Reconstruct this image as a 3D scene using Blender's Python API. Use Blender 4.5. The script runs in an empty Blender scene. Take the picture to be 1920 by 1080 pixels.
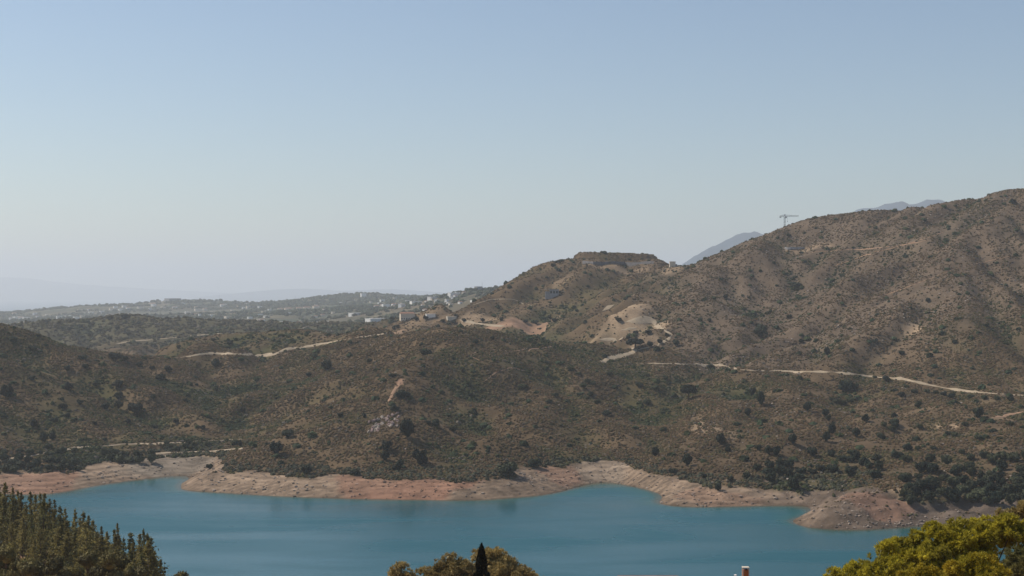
import bpy, math, random
import numpy as np
from mathutils import Vector, Matrix

# ------------------------------------------------------------------ camera, sky, sun, exposure
SC = bpy.context.scene
COL = SC.collection
F = 2667.0            # focal length in pixels of the 1920 wide photograph (50 mm on 36 mm)
HZ = 545.0            # picture row of the horizon
CAMZ = 100.0          # height of the viewpoint over the lake

cam_data = bpy.data.cameras.new('camera')
cam_data.lens = 50.0
cam_data.sensor_width = 36.0
cam_data.shift_y = (HZ - 540.0) / 1920.0
cam_data.clip_start = 0.5
cam_data.clip_end = 90000.0
cam = bpy.data.objects.new('camera', cam_data)
cam.location = (0, 0, CAMZ)
cam.rotation_euler = (math.radians(90), 0, 0)
COL.objects.link(cam)
SC.camera = cam

SUN_EL, SUN_AZ = math.radians(48), math.radians(-70)
W = bpy.data.worlds.new("World")
SC.world = W
W.use_nodes = True
wn = W.node_tree
bg = wn.nodes['Background']
sky = wn.nodes.new('ShaderNodeTexSky')
sky.sky_type = 'NISHITA'
sky.sun_disc = False
sky.sun_elevation = SUN_EL
sky.sun_rotation = SUN_AZ
sky.altitude = 200
sky.air_density = 1.0
sky.dust_density = 0.7
sky.ozone_density = 1.5
wb = wn.nodes.new('ShaderNodeVectorMath'); wb.operation = 'MULTIPLY'; wb.inputs[1].default_value = (0.965, 0.99, 1.0)   # white balance of the air
wn.links.new(sky.outputs[0], wb.inputs[0])
wn.links.new(wb.outputs[0], bg.inputs[0])
bg.inputs[1].default_value = 0.112

sun_data = bpy.data.lights.new('sun', 'SUN')
sun_data.energy = 4.7
sun_data.angle = math.radians(0.5)
sun_data.color = (1.0, 0.92, 0.80)
sun = bpy.data.objects.new('sun', sun_data)
sd = Vector((math.sin(SUN_AZ) * math.cos(SUN_EL), math.cos(SUN_AZ) * math.cos(SUN_EL), math.sin(SUN_EL)))
sun.rotation_euler = sd.to_track_quat('Z', 'Y').to_euler()
sun.location = (-300, 300, 900)
COL.objects.link(sun)

SC.view_settings.view_transform = 'Standard'
SC.view_settings.look = 'None'
SC.view_settings.gamma = 1.0
SC.view_settings.use_curve_mapping = False
SC.view_settings.exposure = -0.06
SC.render.engine = 'CYCLES'
cy = SC.cycles
cy.max_bounces = 4
cy.diffuse_bounces = 2
cy.glossy_bounces = 2
cy.transmission_bounces = 2
cy.transparent_max_bounces = 4
cy.volume_bounces = 1
cy.use_denoising = True

HAZE_DENSITY = 0.84e-4
HAZE_COLOR = (0.90, 0.94, 0.985)
HAZE_ANISO = 0.25

RNG = np.random.default_rng(7)
random.seed(7)

# ------------------------------------------------------------------ numeric helpers
def _hash(ix, iy, seed):
    h = (ix.astype(np.int64) * 374761393 + iy.astype(np.int64) * 668265263 + seed * 974634777) & 0x7fffffff
    h = ((h ^ (h >> 13)) * 1274126177) & 0x7fffffff
    h = (h ^ (h >> 16)) & 0xffffff
    return h / float(0xffffff)

def vnoise(x, y, seed=0):
    ix = np.floor(x); iy = np.floor(y)
    fx = x - ix; fy = y - iy
    fx = fx * fx * fx * (fx * (fx * 6 - 15) + 10); fy = fy * fy * fy * (fy * (fy * 6 - 15) + 10)
    a = _hash(ix, iy, seed); b = _hash(ix + 1, iy, seed)
    c = _hash(ix, iy + 1, seed); d = _hash(ix + 1, iy + 1, seed)
    return (a + (b - a) * fx) * (1 - fy) + (c + (d - c) * fx) * fy

def fbm(x, y, wl, octv=4, seed=0, gain=0.5):
    """about -1..1"""
    s = np.zeros_like(x, dtype=float); amp = 1.0; tot = 0.0; f = 1.0 / wl
    for o in range(octv):
        c, sn = math.cos(o * 1.1), math.sin(o * 1.1)
        s += amp * (2 * vnoise((c * x - sn * y) * f + 17.3 * o, (sn * x + c * y) * f - 9.1 * o, seed + o) - 1)
        tot += amp; amp *= gain; f *= 2.03
    return s / tot * 1.4

def sstep(a, b, v):
    t = np.clip((v - a) / (b - a), 0, 1)
    return t * t * (3 - 2 * t)

def P(px, py, d):
    """world point seen at a picture position, at ground distance d"""
    return ((px - 960.0) / F * d, d, CAMZ - (py - HZ) / F * d)

def Z(px, py, z):
    return P(px, py, (CAMZ - z) * F / (py - HZ))

class RBF:
    def __init__(self, pts, smooth=0.0):
        p = np.array(pts, float)
        self.c = p[:, :2]; n = len(p)
        A = np.zeros((n + 3, n + 3))
        r = np.sqrt(((self.c[:, None] - self.c[None]) ** 2).sum(-1))
        A[:n, :n] = -r + np.eye(n) * smooth
        A[:n, n] = 1; A[n, :n] = 1
        A[:n, n + 1:] = self.c * 1e-3; A[n + 1:, :n] = (self.c * 1e-3).T
        b = np.zeros(n + 3); b[:n] = p[:, 2]
        self.w = np.linalg.lstsq(A, b, rcond=None)[0]
    def __call__(self, x, y):
        sh = x.shape; x = x.ravel(); y = y.ravel()
        out = np.empty(len(x))
        for i in range(0, len(x), 20000):
            xs, ys = x[i:i + 20000], y[i:i + 20000]
            r = np.sqrt((xs[:, None] - self.c[None, :, 0]) ** 2 + (ys[:, None] - self.c[None, :, 1]) ** 2)
            out[i:i + 20000] = -r @ self.w[:-3] + self.w[-3] + self.w[-2] * xs * 1e-3 + self.w[-1] * ys * 1e-3
        return out.reshape(sh)

def blur(a, n):
    for _ in range(n):
        p = np.pad(a, 1, mode='edge')
        a = (p[:-2, 1:-1] + p[2:, 1:-1] + p[1:-1, :-2] + p[1:-1, 2:] + 4 * p[1:-1, 1:-1]) / 8
    return a

class Field:
    """a height field on a regular grid, z[iy, ix]"""
    def __init__(self, x0, x1, y0, y1, st):
        self.x0, self.y0, self.st = x0, y0, st
        self.xs = np.arange(x0, x1 + st * .5, st); self.ys = np.arange(y0, y1 + st * .5, st)
        self.X, self.Y = np.meshgrid(self.xs, self.ys)
        self.z = np.zeros_like(self.X)
    def __call__(self, x, y, a=None):
        z = self.z if a is None else a
        x = np.asarray(x, float); y = np.asarray(y, float)
        fx = np.clip((x - self.x0) / self.st, 0, len(self.xs) - 1.001); fy = np.clip((y - self.y0) / self.st, 0, len(self.ys) - 1.001)
        ix = fx.astype(int); iy = fy.astype(int); fx = fx - ix; fy = fy - iy
        return (z[iy, ix] * (1 - fx) + z[iy, ix + 1] * fx) * (1 - fy) + (z[iy + 1, ix] * (1 - fx) + z[iy + 1, ix + 1] * fx) * fy
    def cubic(self, x, y, a=None):
        z = self.z if a is None else a
        fx = np.clip((x - self.x0) / self.st, 1, len(self.xs) - 2.001); fy = np.clip((y - self.y0) / self.st, 1, len(self.ys) - 2.001)
        ix = fx.astype(int); iy = fy.astype(int); tx = fx - ix; ty = fy - iy
        def w(t):   # B-spline, smooth
            return ((1 - t) ** 3 / 6, (3 * t ** 3 - 6 * t ** 2 + 4) / 6, (-3 * t ** 3 + 3 * t ** 2 + 3 * t + 1) / 6, t ** 3 / 6)
        wx, wy = w(tx), w(ty); out = 0
        for j in range(4):
            for i in range(4):
                out = out + z[np.clip(iy + j - 1, 0, len(self.ys) - 1), np.clip(ix + i - 1, 0, len(self.xs) - 1)] * wx[i] * wy[j]
        return out

# ------------------------------------------------------------------ scene helpers
def tag(o, label=None, cat=None, group=None, kind=None):
    if label: o['label'] = label
    if cat: o['category'] = cat
    if group: o['group'] = group
    if kind: o['kind'] = kind
    return o

def mesh_np(name, V, faces_n, loops, mats, midx=None, smooth=False):
    """mesh from numpy: V (n,3), faces_n corners per face, loops flat vertex indices"""
    me = bpy.data.meshes.new(name)
    V = np.asarray(V, np.float32); loops = np.asarray(loops, np.int32)
    me.vertices.add(len(V)); me.vertices.foreach_set('co', V.ravel())
    nf = len(loops) // faces_n
    me.loops.add(len(loops)); me.loops.foreach_set('vertex_index', loops)
    me.polygons.add(nf)
    me.polygons.foreach_set('loop_start', np.arange(0, nf * faces_n, faces_n, dtype=np.int32))
    me.polygons.foreach_set('loop_total', np.full(nf, faces_n, np.int32))
    if midx is not None: me.polygons.foreach_set('material_index', np.asarray(midx, np.int32))
    me.polygons.foreach_set('use_smooth', np.full(nf, smooth, bool))
    for m in mats: me.materials.append(m)
    me.update(calc_edges=True)
    me.validate()
    return me

class MB:
    """collects boxes, tubes and prisms, and links them as one mesh object"""
    def __init__(self): self.v = []; self.f = []
    def add(self, v, f):
        b = len(self.v); self.v += [tuple(p) for p in v]; self.f += [tuple(i + b for i in q) for q in f]; return self
    def box(self, x0, x1, y0, y1, z0, z1):
        return self.add([(x0, y0, z0), (x1, y0, z0), (x1, y1, z0), (x0, y1, z0), (x0, y0, z1), (x1, y0, z1), (x1, y1, z1), (x0, y1, z1)],
                        [(0, 3, 2, 1), (4, 5, 6, 7), (0, 1, 5, 4), (1, 2, 6, 5), (2, 3, 7, 6), (3, 0, 4, 7)])
    def bar(self, a, b, w):
        a, b = Vector(a), Vector(b); d = (b - a).normalized()
        u = d.orthogonal().normalized(); v = d.cross(u)
        h = w / 2; q = [(-h, -h), (h, -h), (h, h), (-h, h)]
        return self.add([a + u * s + v * t for s, t in q] + [b + u * s + v * t for s, t in q],
                        [(0, 3, 2, 1), (4, 5, 6, 7), (0, 1, 5, 4), (1, 2, 6, 5), (2, 3, 7, 6), (3, 0, 4, 7)])
    def tube(self, pts, rads, n=6):
        b = len(self.v); pts = [Vector(p) for p in pts]
        for k, p in enumerate(pts):
            d = (pts[min(k + 1, len(pts) - 1)] - pts[max(k - 1, 0)]).normalized()
            u = (Vector((1, 0, 0)) if abs(d.x) < .8 else Vector((0, 1, 0))).cross(d).normalized(); v = d.cross(u)
            for i in range(n):
                a = 2 * math.pi * i / n
                self.v.append(tuple(p + (u * math.cos(a) + v * math.sin(a)) * rads[k]))
        for k in range(len(pts) - 1):
            for i in range(n):
                j = (i + 1) % n
                self.f.append((b + k * n + i, b + k * n + j, b + (k + 1) * n + j, b + (k + 1) * n + i))
        self.f.append(tuple(b + i for i in reversed(range(n)))); e = b + (len(pts) - 1) * n
        self.f.append(tuple(e + i for i in range(n)))
        return self
    def mesh(self, name, mat, smooth=False):
        me = bpy.data.meshes.new(name); me.from_pydata(self.v, [], self.f)
        me.materials.append(mat); me.update()
        if smooth:
            me.polygons.foreach_set('use_smooth', np.full(len(me.polygons), True))
        return me
    def build(self, name, mat, parent=None, smooth=False):
        return obj(name, self.mesh(name, mat, smooth), parent)

def obj(name, data, parent=None, loc=None):
    o = bpy.data.objects.new(name, data); COL.objects.link(o)
    if parent: o.parent = parent
    if loc is not None: o.location = loc
    return o

def empty(name, loc, rz=0.0):
    o = bpy.data.objects.new(name, None); COL.objects.link(o)
    o.location = loc; o.rotation_euler = (0, 0, rz); o.empty_display_size = 1
    return o

def copy_tree(o, parent=None):
    c = o.copy(); COL.objects.link(c)
    if parent: c.parent = parent
    for ch in [k for k in KIDS.get(o.name, [])]:
        copy_tree(ch, c)
    return c
KIDS = {}

# ------------------------------------------------------------------ materials
def mat(name):
    m = bpy.data.materials.new(name); m.use_nodes = True
    nt = m.node_tree; b = nt.nodes['Principled BSDF']
    return m, nt, b

def N(nt, t, **kw):
    n = nt.nodes.new(t)
    for k, v in kw.items():
        if k == 'inp':
            for i, q in v.items(): n.inputs[i].default_value = q
        else: setattr(n, k, v)
    return n

def simple(name, col, rough=0.8, var=0.15, scale=1.0, spec=0.2):
    m, nt, b = mat(name)
    tc = N(nt, 'ShaderNodeTexCoord'); no = N(nt, 'ShaderNodeTexNoise', inp={'Scale': scale, 'Detail': 5.0})
    nt.links.new(tc.outputs['Object'], no.inputs['Vector'])
    r = N(nt, 'ShaderNodeMapRange', inp={'From Min': .3, 'From Max': .7, 'To Min': 1 - var, 'To Max': 1 + var})
    nt.links.new(no.outputs['Fac'], r.inputs['Value'])
    mx = N(nt, 'ShaderNodeVectorMath', operation='SCALE'); mx.inputs[0].default_value = col
    nt.links.new(r.outputs[0], mx.inputs['Scale']); nt.links.new(mx.outputs[0], b.inputs['Base Color'])
    b.inputs['Roughness'].default_value = rough; b.inputs['Specular IOR Level'].default_value = spec
    return m

def leafy(name, c1, c2, trans=0.0, objvar=0.25, scale=0.6, island=False):
    """foliage: two leaf colours mixed by noise, varied from plant to plant"""
    m, nt, b = mat(name)
    tc = N(nt, 'ShaderNodeTexCoord'); no = N(nt, 'ShaderNodeTexNoise', inp={'Scale': scale, 'Detail': 3.0})
    nt.links.new(tc.outputs['Object'], no.inputs['Vector'])
    r = N(nt, 'ShaderNodeMapRange', inp={'From Min': .35, 'From Max': .65}); nt.links.new(no.outputs['Fac'], r.inputs['Value'])
    mx = N(nt, 'ShaderNodeMix', data_type='RGBA'); mx.inputs[6].default_value = (*c1, 1); mx.inputs[7].default_value = (*c2, 1)
    nt.links.new(r.outputs[0], mx.inputs[0])
    oi = N(nt, 'ShaderNodeObjectInfo')
    r2 = N(nt, 'ShaderNodeMapRange', inp={'To Min': 1 - objvar, 'To Max': 1 + objvar}); nt.links.new(oi.outputs['Random'], r2.inputs['Value'])
    sc = N(nt, 'ShaderNodeVectorMath', operation='SCALE'); nt.links.new(mx.outputs[2], sc.inputs[0]); nt.links.new(r2.outputs[0], sc.inputs['Scale'])
    last = sc.outputs[0]
    if island:
        ge = N(nt, 'ShaderNodeNewGeometry')
        r3 = N(nt, 'ShaderNodeMapRange', inp={'To Min': .6, 'To Max': 1.4}); nt.links.new(ge.outputs['Random Per Island'], r3.inputs['Value'])
        s3 = N(nt, 'ShaderNodeVectorMath', operation='SCALE'); nt.links.new(last, s3.inputs[0]); nt.links.new(r3.outputs[0], s3.inputs['Scale'])
        last = s3.outputs[0]
    nt.links.new(last, b.inputs['Base Color'])
    b.inputs['Roughness'].default_value = 0.7; b.inputs['Specular IOR Level'].default_value = 0.15
    if trans:
        tr = N(nt, 'ShaderNodeBsdfTranslucent'); ms = N(nt, 'ShaderNodeMixShader', inp={0: trans})
        nt.links.new(last, tr.inputs['Color'])
        nt.links.new(b.outputs[0], ms.inputs[1]); nt.links.new(tr.outputs[0], ms.inputs[2])
        nt.links.new(ms.outputs[0], nt.nodes['Material Output'].inputs['Surface'])
    return m

def ground_mat(name, s1, s2, amt):
    """ground whose broad colours come with the mesh (soil, bare shore, heath) and whose grain is noise"""
    m, nt, b = mat(name)
    at = N(nt, 'ShaderNodeAttribute', attribute_name='soil')
    tc = N(nt, 'ShaderNodeTexCoord')
    no = N(nt, 'ShaderNodeTexNoise', inp={'Scale': s1, 'Detail': 6.0, 'Roughness': .65}); nt.links.new(tc.outputs['Object'], no.inputs['Vector'])
    vo = N(nt, 'ShaderNodeTexNoise', inp={'Scale': s2, 'Detail': 4.0, 'Roughness': .7}); nt.links.new(tc.outputs['Object'], vo.inputs['Vector'])
    ad = N(nt, 'ShaderNodeMath', operation='ADD'); nt.links.new(no.outputs['Fac'], ad.inputs[0]); nt.links.new(vo.outputs['Fac'], ad.inputs[1])
    r = N(nt, 'ShaderNodeMapRange', inp={'From Min': .6, 'From Max': 1.4, 'To Min': 1 - amt, 'To Max': 1 + amt}); nt.links.new(ad.outputs[0], r.inputs['Value'])
    sc = N(nt, 'ShaderNodeVectorMath', operation='SCALE'); nt.links.new(at.outputs['Color'], sc.inputs[0]); nt.links.new(r.outputs[0], sc.inputs['Scale'])
    nt.links.new(sc.outputs[0], b.inputs['Base Color'])
    b.inputs['Roughness'].default_value = 0.95; b.inputs['Specular IOR Level'].default_value = 0.05
    bp = N(nt, 'ShaderNodeBump', inp={'Strength': .6, 'Distance': .6}); nt.links.new(ad.outputs[0], bp.inputs['Height']); nt.links.new(bp.outputs[0], b.inputs['Normal'])
    return m

def tinted(name, rough=0.85, var=.3):
    """for scattered plants and stones: the colour travels with each of them"""
    m, nt, b = mat(name)
    at = N(nt, 'ShaderNodeAttribute', attribute_name='tint', attribute_type='INSTANCER')
    tc = N(nt, 'ShaderNodeTexCoord'); no = N(nt, 'ShaderNodeTexNoise', inp={'Scale': 2.2, 'Detail': 2.0}); nt.links.new(tc.outputs['Object'], no.inputs['Vector'])
    r = N(nt, 'ShaderNodeMapRange', inp={'From Min': .3, 'From Max': .7, 'To Min': 1 - var, 'To Max': 1 + var}); nt.links.new(no.outputs['Fac'], r.inputs['Value'])
    sc = N(nt, 'ShaderNodeVectorMath', operation='SCALE'); nt.links.new(at.outputs['Color'], sc.inputs[0]); nt.links.new(r.outputs[0], sc.inputs['Scale'])
    nt.links.new(sc.outputs[0], b.inputs['Base Color'])
    b.inputs['Roughness'].default_value = rough; b.inputs['Specular IOR Level'].default_value = 0.1
    return m

M_ground = ground_mat('hill_ground', 0.12, 0.7, 0.35)
M_far = ground_mat('distant_ground', 0.02, 0.07, 0.35)
M_shrub = tinted('maquis_leaf')
M_rock = tinted('shore_stone', var=.2)
M_track = simple('track_dust', (.34, .265, .18), .95, .18, .25)
M_redtrack = simple('track_red_earth', (.30, .185, .115), .95, .18, .25)
M_bark = simple('bark', (.11, .075, .05), .9, .3, 3.0)
M_palebark = simple('grey_bark', (.2, .16, .13), .9, .3, 3.0)
M_oak = leafy('oak_leaf', (.012, .018, .010), (.026, .034, .017), 0.0, .35)
M_olive = leafy('olive_leaf', (.040, .046, .022), (.062, .066, .032), 0.0, .3)
M_pine = leafy('pine_needle', (.24, .19, .06), (.11, .10, .036), 0.42, .4, .25, True)
M_darkpine = leafy('dark_pine_needle', (.11, .11, .04), (.17, .145, .05), 0.4, .3, .25, True)
M_bright = leafy('bright_needle', (.56, .47, .045), (.30, .255, .035), 0.42, .12, .9, True)
M_gold = leafy('golden_leaf', (.52, .36, .03), (.34, .29, .03), 0.3, .12, .6, True)
M_russet = leafy('russet_needle', (.45, .34, .13), (.29, .225, .10), 0.25, .15, .5, True)
M_cypress = leafy('cypress_leaf', (.012, .014, .008), (.02, .022, .010), 0.0, .1, 2.0, True)
M_white = simple('white_render', (.78, .75, .70), .8, .06, .5)
M_cream = simple('cream_render', (.62, .53, .42), .8, .08, .5)
M_grey = simple('grey_concrete', (.30, .29, .29), .85, .15, .4)
M_darkwall = simple('grey_stone_wall', (.15, .14, .14), .9, .3, .4)
M_roof = simple('clay_roof', (.25, .14, .095), .85, .2, .8)
M_dark = simple('window_glass', (.04, .05, .06), .2, .1, 1.0, .5)
M_steel = simple('dark_steel', (.07, .08, .10), .6, .1, 1.0)
M_brick = simple('orange_brick', (.52, .17, .055), .85, .35, 6.0)
M_outcrop = simple('mauve_rock', (.24, .17, .15), .9, .4, .5)
M_outcrop2 = simple('pale_rock', (.36, .30, .25), .9, .35, .5)

# ------------------------------------------------------------------ the shape of the land
shore_px = [(-120, 930), (0, 925), (60, 928), (105, 925), (150, 917), (200, 908), (240, 902), (280, 897), (325, 894), (372, 890),
            (345, 912), (332, 918), (400, 922), (480, 928), (575, 932), (650, 935), (720, 936), (800, 937), (880, 938), (960, 933), (1020, 928),
            (1060, 920), (1095, 911), (1120, 904), (1140, 903), (1170, 907), (1200, 914), (1232, 924), (1240, 935), (1237, 948),
            (1260, 951), (1350, 950), (1450, 949), (1530, 948)]
pen_px = [(1512, 968), (1492, 988), (1560, 992), (1680, 990), (1800, 985), (1900, 979), (2050, 985), (2200, 990)]
ctrl = []
for q in shore_px:
    ctrl.append(Z(*q, 0.0))
for q in pen_px: ctrl.append(Z(*q, 0.0))
for q in shore_px[:8] + shore_px[12:22] + shore_px[28:31]:
    a = Z(*q, 0.0); d = a[1] - 32; ctrl.append((a[0] * d / a[1], d, -7.0))
for q in pen_px[2:]:
    a = Z(*q, 0.0); d = a[1] - 32; ctrl.append((a[0] * d / a[1], d, -7.0))
ctrl += [P(300, 908, 731)[:2] + (-3.0,), P(345, 899, 752)[:2] + (-1.5,), P(1130, 915, 720)[:2] + (-4.0,), P(1180, 930, 690)[:2] + (-6.0,),
         P(1400, 960, 640)[:2] + (-5.0,), P(1495, 962, 640)[:2] + (-4.0,), P(1440, 985, 600)[:2] + (-10.0,)]
for x in range(-400, 401, 100):
    ctrl.append((x, 480, -16.0)); ctrl.append((x, 540, -14.0))
# edge of the plants over the bare band
veg = [(0, 888, 5), (140, 882, 5), (160, 866, 6), (280, 858, 7), (350, 853, 7), (402, 884, 7), (500, 887, 7), (570, 890, 7), (700, 893, 7), (800, 895, 7), (880, 897, 7),
       (960, 895, 7), (1000, 880, 7), (1090, 868, 7), (1150, 870, 7), (1215, 887, 6), (1290, 905, 5), (1400, 915, 5), (1500, 918, 5), (1700, 938, 7), (1800, 944, 7), (1900, 950, 7)]
ctrl += [Z(*v) for v in veg]
hill = [  # left hill
    (0, 605, 1000), (30, 611, 1000), (60, 618, 1000), (130, 646, 1030), (190, 656, 1050), (0, 680, 910), (0, 750, 855), (0, 830, 775), (100, 700, 960), (100, 780, 850), (100, 840, 790),
    (200, 672, 1040), (200, 750, 920), (200, 820, 830), (300, 680, 1060), (300, 760, 920), (300, 825, 835), (350, 672, 1090), (400, 740, 970), (400, 800, 880),
    (420, 835, 840), (460, 670, 1100), (520, 667, 1105), (500, 740, 1010), (470, 810, 895), (560, 690, 1060), (620, 720, 980), (560, 770, 895), (640, 660, 1080), (600, 648, 1130),
    (-200, 580, 950), (-200, 700, 860), (-200, 830, 760),
    # middle hill
    (440, 850, 768), (480, 830, 785), (540, 790, 830), (600, 765, 860), (560, 850, 765), (640, 830, 775), (700, 830, 760), (700, 765, 828), (720, 790, 797), (760, 740, 842), (760, 690, 902), (760, 640, 1010),
    (820, 690, 920), (830, 650, 975), (850, 613, 1015), (800, 616, 1020), (760, 622, 1045), (780, 618, 1032), (720, 634, 1058), (680, 650, 1070), (660, 690, 1010), (800, 800, 790), (880, 800, 828), (900, 860, 750), (900, 740, 905), (920, 680, 950),
    (950, 622, 1045), (1050, 640, 1070), (1130, 643, 1090), (1180, 658, 1090), (1000, 850, 766), (1000, 780, 868), (1000, 710, 960), (1060, 690, 990), (1080, 800, 830), (1100, 740, 920), (1130, 688, 1030),
    (1080, 845, 775), (1150, 830, 800),
    # valley between and right slope foot
    (1190, 800, 880), (1200, 760, 945), (1225, 720, 1015), (1275, 692, 1060), (1180, 845, 790), (1240, 850, 775), (1260, 800, 850), (1290, 740, 950), (1350, 710, 1010), (1300, 860, 752), (1350, 800, 835), (1380, 740, 945),
    (1400, 765, 898), (1440, 698, 985), (1400, 870, 735), (1440, 830, 790), (1480, 780, 875), (1500, 850, 757), (1550, 800, 835), (1500, 728, 920), (1545, 759, 868), (1607, 787, 826), (1632, 820, 782),
    (1575, 735, 985), (1625, 772, 918), (1655, 800, 868), (1668, 840, 798), (1590, 895, 705), (1690, 722, 965), (1730, 770, 862), (1700, 830, 770), (1680, 870, 720), (1640, 905, 672),
    (1780, 790, 835), (1760, 840, 755), (1800, 870, 710), (1760, 905, 668), (1850, 800, 815), (1920, 790, 825), (1900, 850, 735), (1920, 900, 672), (1850, 760, 895),
    # spit on the right
    (1640, 918, 655), (1600, 925, 640), (1560, 942, 627), (1530, 958, 615), (1560, 965, 612), (1620, 950, 622), (1700, 960, 622), (1800, 965, 617),
    # track along the foot
    (1380, 692, 1050), (1500, 698, 1040), (1600, 703, 1015), (1700, 712, 990), (1800, 735, 950), (1920, 742, 940),
    # right hill
    (1330, 640, 1145), (1360, 660, 1140), (1430, 617, 1245), (1500, 562, 1315), (1300, 590, 1225), (1380, 580, 1245), (1380, 520, 1355), (1310, 489, 1455), (1330, 482, 1455), (1352, 473, 1460), (1380, 459, 1470), (1440, 438, 1490), (1480, 420, 1500), (1520, 408, 1500),
    (1440, 500, 1370), (1500, 470, 1420), (1570, 460, 1400), (1580, 600, 1135), (1480, 655, 1082), (1560, 655, 1075), (1500, 620, 1150), (1560, 540, 1230), (1640, 650, 1060), (1640, 570, 1160), (1640, 480, 1310), (1600, 397, 1480), (1640, 393, 1480), (1700, 388, 1470),
    (1715, 615, 1090), (1720, 520, 1215), (1780, 660, 1030), (1780, 560, 1130), (1780, 450, 1290), (1770, 381, 1440), (1800, 373, 1430), (1860, 361, 1420), (1920, 352, 1410), (1870, 640, 1035), (1870, 540, 1140), (1920, 640, 1030), (1920, 450, 1260),
    (2100, 320, 1400), (2100, 480, 1230), (2100, 640, 1010), (2100, 760, 900), (2100, 880, 700),
    # the clearing and the saddle track
    (1160, 575, 1300), (1200, 570, 1300), (1240, 570, 1285), (1150, 598, 1250), (1230, 603, 1222), (1200, 622, 1190), (1195, 655, 1125), (1260, 640, 1150), (1130, 625, 1235), (1060, 632, 1290), (1250, 665, 1110),
    (1290, 540, 1345), (1270, 498, 1460), (1320, 492, 1440), (1250, 530, 1390),
    # flat topped hill behind
    (860, 583, 1450), (930, 541, 1500), (965, 520, 1530), (1000, 498, 1560), (1030, 491, 1580), (1062, 486, 1600), (1082, 486, 1625), (1140, 487, 1625), (1200, 490, 1620), (1240, 489, 1600), (1160, 498, 1575), (1000, 560, 1450), (1035, 557, 1440), (1100, 540, 1455), (1100, 595, 1350), (1180, 535, 1425),
    (950, 580, 1425), (900, 605, 1375), (960, 610, 1350), (1030, 618, 1320), (840, 602, 1440), (870, 560, 1490),
    # second ridge on the left and the fields behind
    (285, 655, 1200), (330, 640, 1215), (400, 626, 1250), (450, 622, 1255), (510, 621, 1270), (560, 617, 1285), (640, 630, 1210), (700, 614, 1170), (745, 622, 1170), (420, 650, 1190), (520, 650, 1180), (340, 660, 1170), (780, 612, 1340), (820, 602, 1420), (760, 603, 1480),
    # wooded hill farther left
    (40, 606, 1950), (100, 604, 1950), (150, 603, 1980), (200, 594, 2010), (235, 591, 2020), (300, 600, 2060), (420, 601, 2100), (520, 604, 2100), (215, 646, 1760), (300, 637, 1800), (420, 624, 1880), (200, 620, 1880), (340, 615, 1960), (100, 625, 1850), (600, 612, 1950),
    (700, 608, 1850), (765, 602, 1720), (800, 600, 1650)]
ctrl += [P(*h) for h in hill]
n_vis = len(ctrl)
hidden = [(0, 1250, 30), (-180, 1350, 32), (-420, 1250, 45), (-330, 1500, 30), (-480, 1500, 30), (-560, 1750, 20), (-200, 1550, 38), (-60, 1380, 48), (-60, 1230, 55), (-130, 1200, 50),
          (60, 1250, 55), (20, 1180, 60), (90, 1220, 58), (140, 1800, 95), (250, 1700, 110), (60, 1900, 80), (-40, 1800, 70), (300, 1900, 130), (380, 2000, 165), (450, 1750, 165), (600, 1700, 185), (620, 2000, 160), (520, 2300, 120), (300, 2300, 90), (900, 1800, 170),
          (-560, 2300, 25), (-300, 2300, 40), (0, 2300, 50), (-900, 2300, 0), (-850, 1600, 20), (-800, 1200, 50), (-700, 900, 60), (-600, 700, 20), (-420, 1000, 80), (900, 2300, 90), (900, 1400, 230), (900, 1000, 120), (900, 700, 30), (-900, 560, -10), (900, 540, -10), (-900, 640, 2)]
rb = RBF(ctrl + hidden)
G8 = Field(-960, 960, 480, 2400, 8)
z = blur(rb(G8.X, G8.Y), 3)

def erode(z, st, iters, k, cap):
    H, Wd = z.shape; base = z.copy()
    offs = [(-1, -1), (-1, 0), (-1, 1), (0, -1), (0, 1), (1, -1), (1, 0), (1, 1)]
    lin = np.arange(H * Wd).reshape(H, Wd)
    for it in range(iters):
        p = np.pad(z, 1, mode='edge'); pl = np.pad(lin, 1, mode='edge')
        best = np.zeros_like(z); rec = lin.copy()
        for dy, dx in offs:
            s = (z - p[1 + dy:1 + dy + H, 1 + dx:1 + dx + Wd]) / (st * math.hypot(dx, dy))
            m = s > best
            best[m] = s[m]; rec[m] = pl[1 + dy:1 + dy + H, 1 + dx:1 + dx + Wd][m]
        order = np.argsort(-z.ravel()).tolist(); r = rec.ravel().tolist(); acc = [1.0] * (H * Wd)
        for i in order:
            j = r[i]
            if j != i: acc[j] += acc[i]
        A = np.array(acc).reshape(H, Wd)
        dz = k * np.sqrt(np.minimum(A, 500)) * best * (z > 3)
        z = z - dz
        z = np.maximum(z, base - cap)
        z = z * .86 + blur(z, 1) * .14
    return z, A

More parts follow.
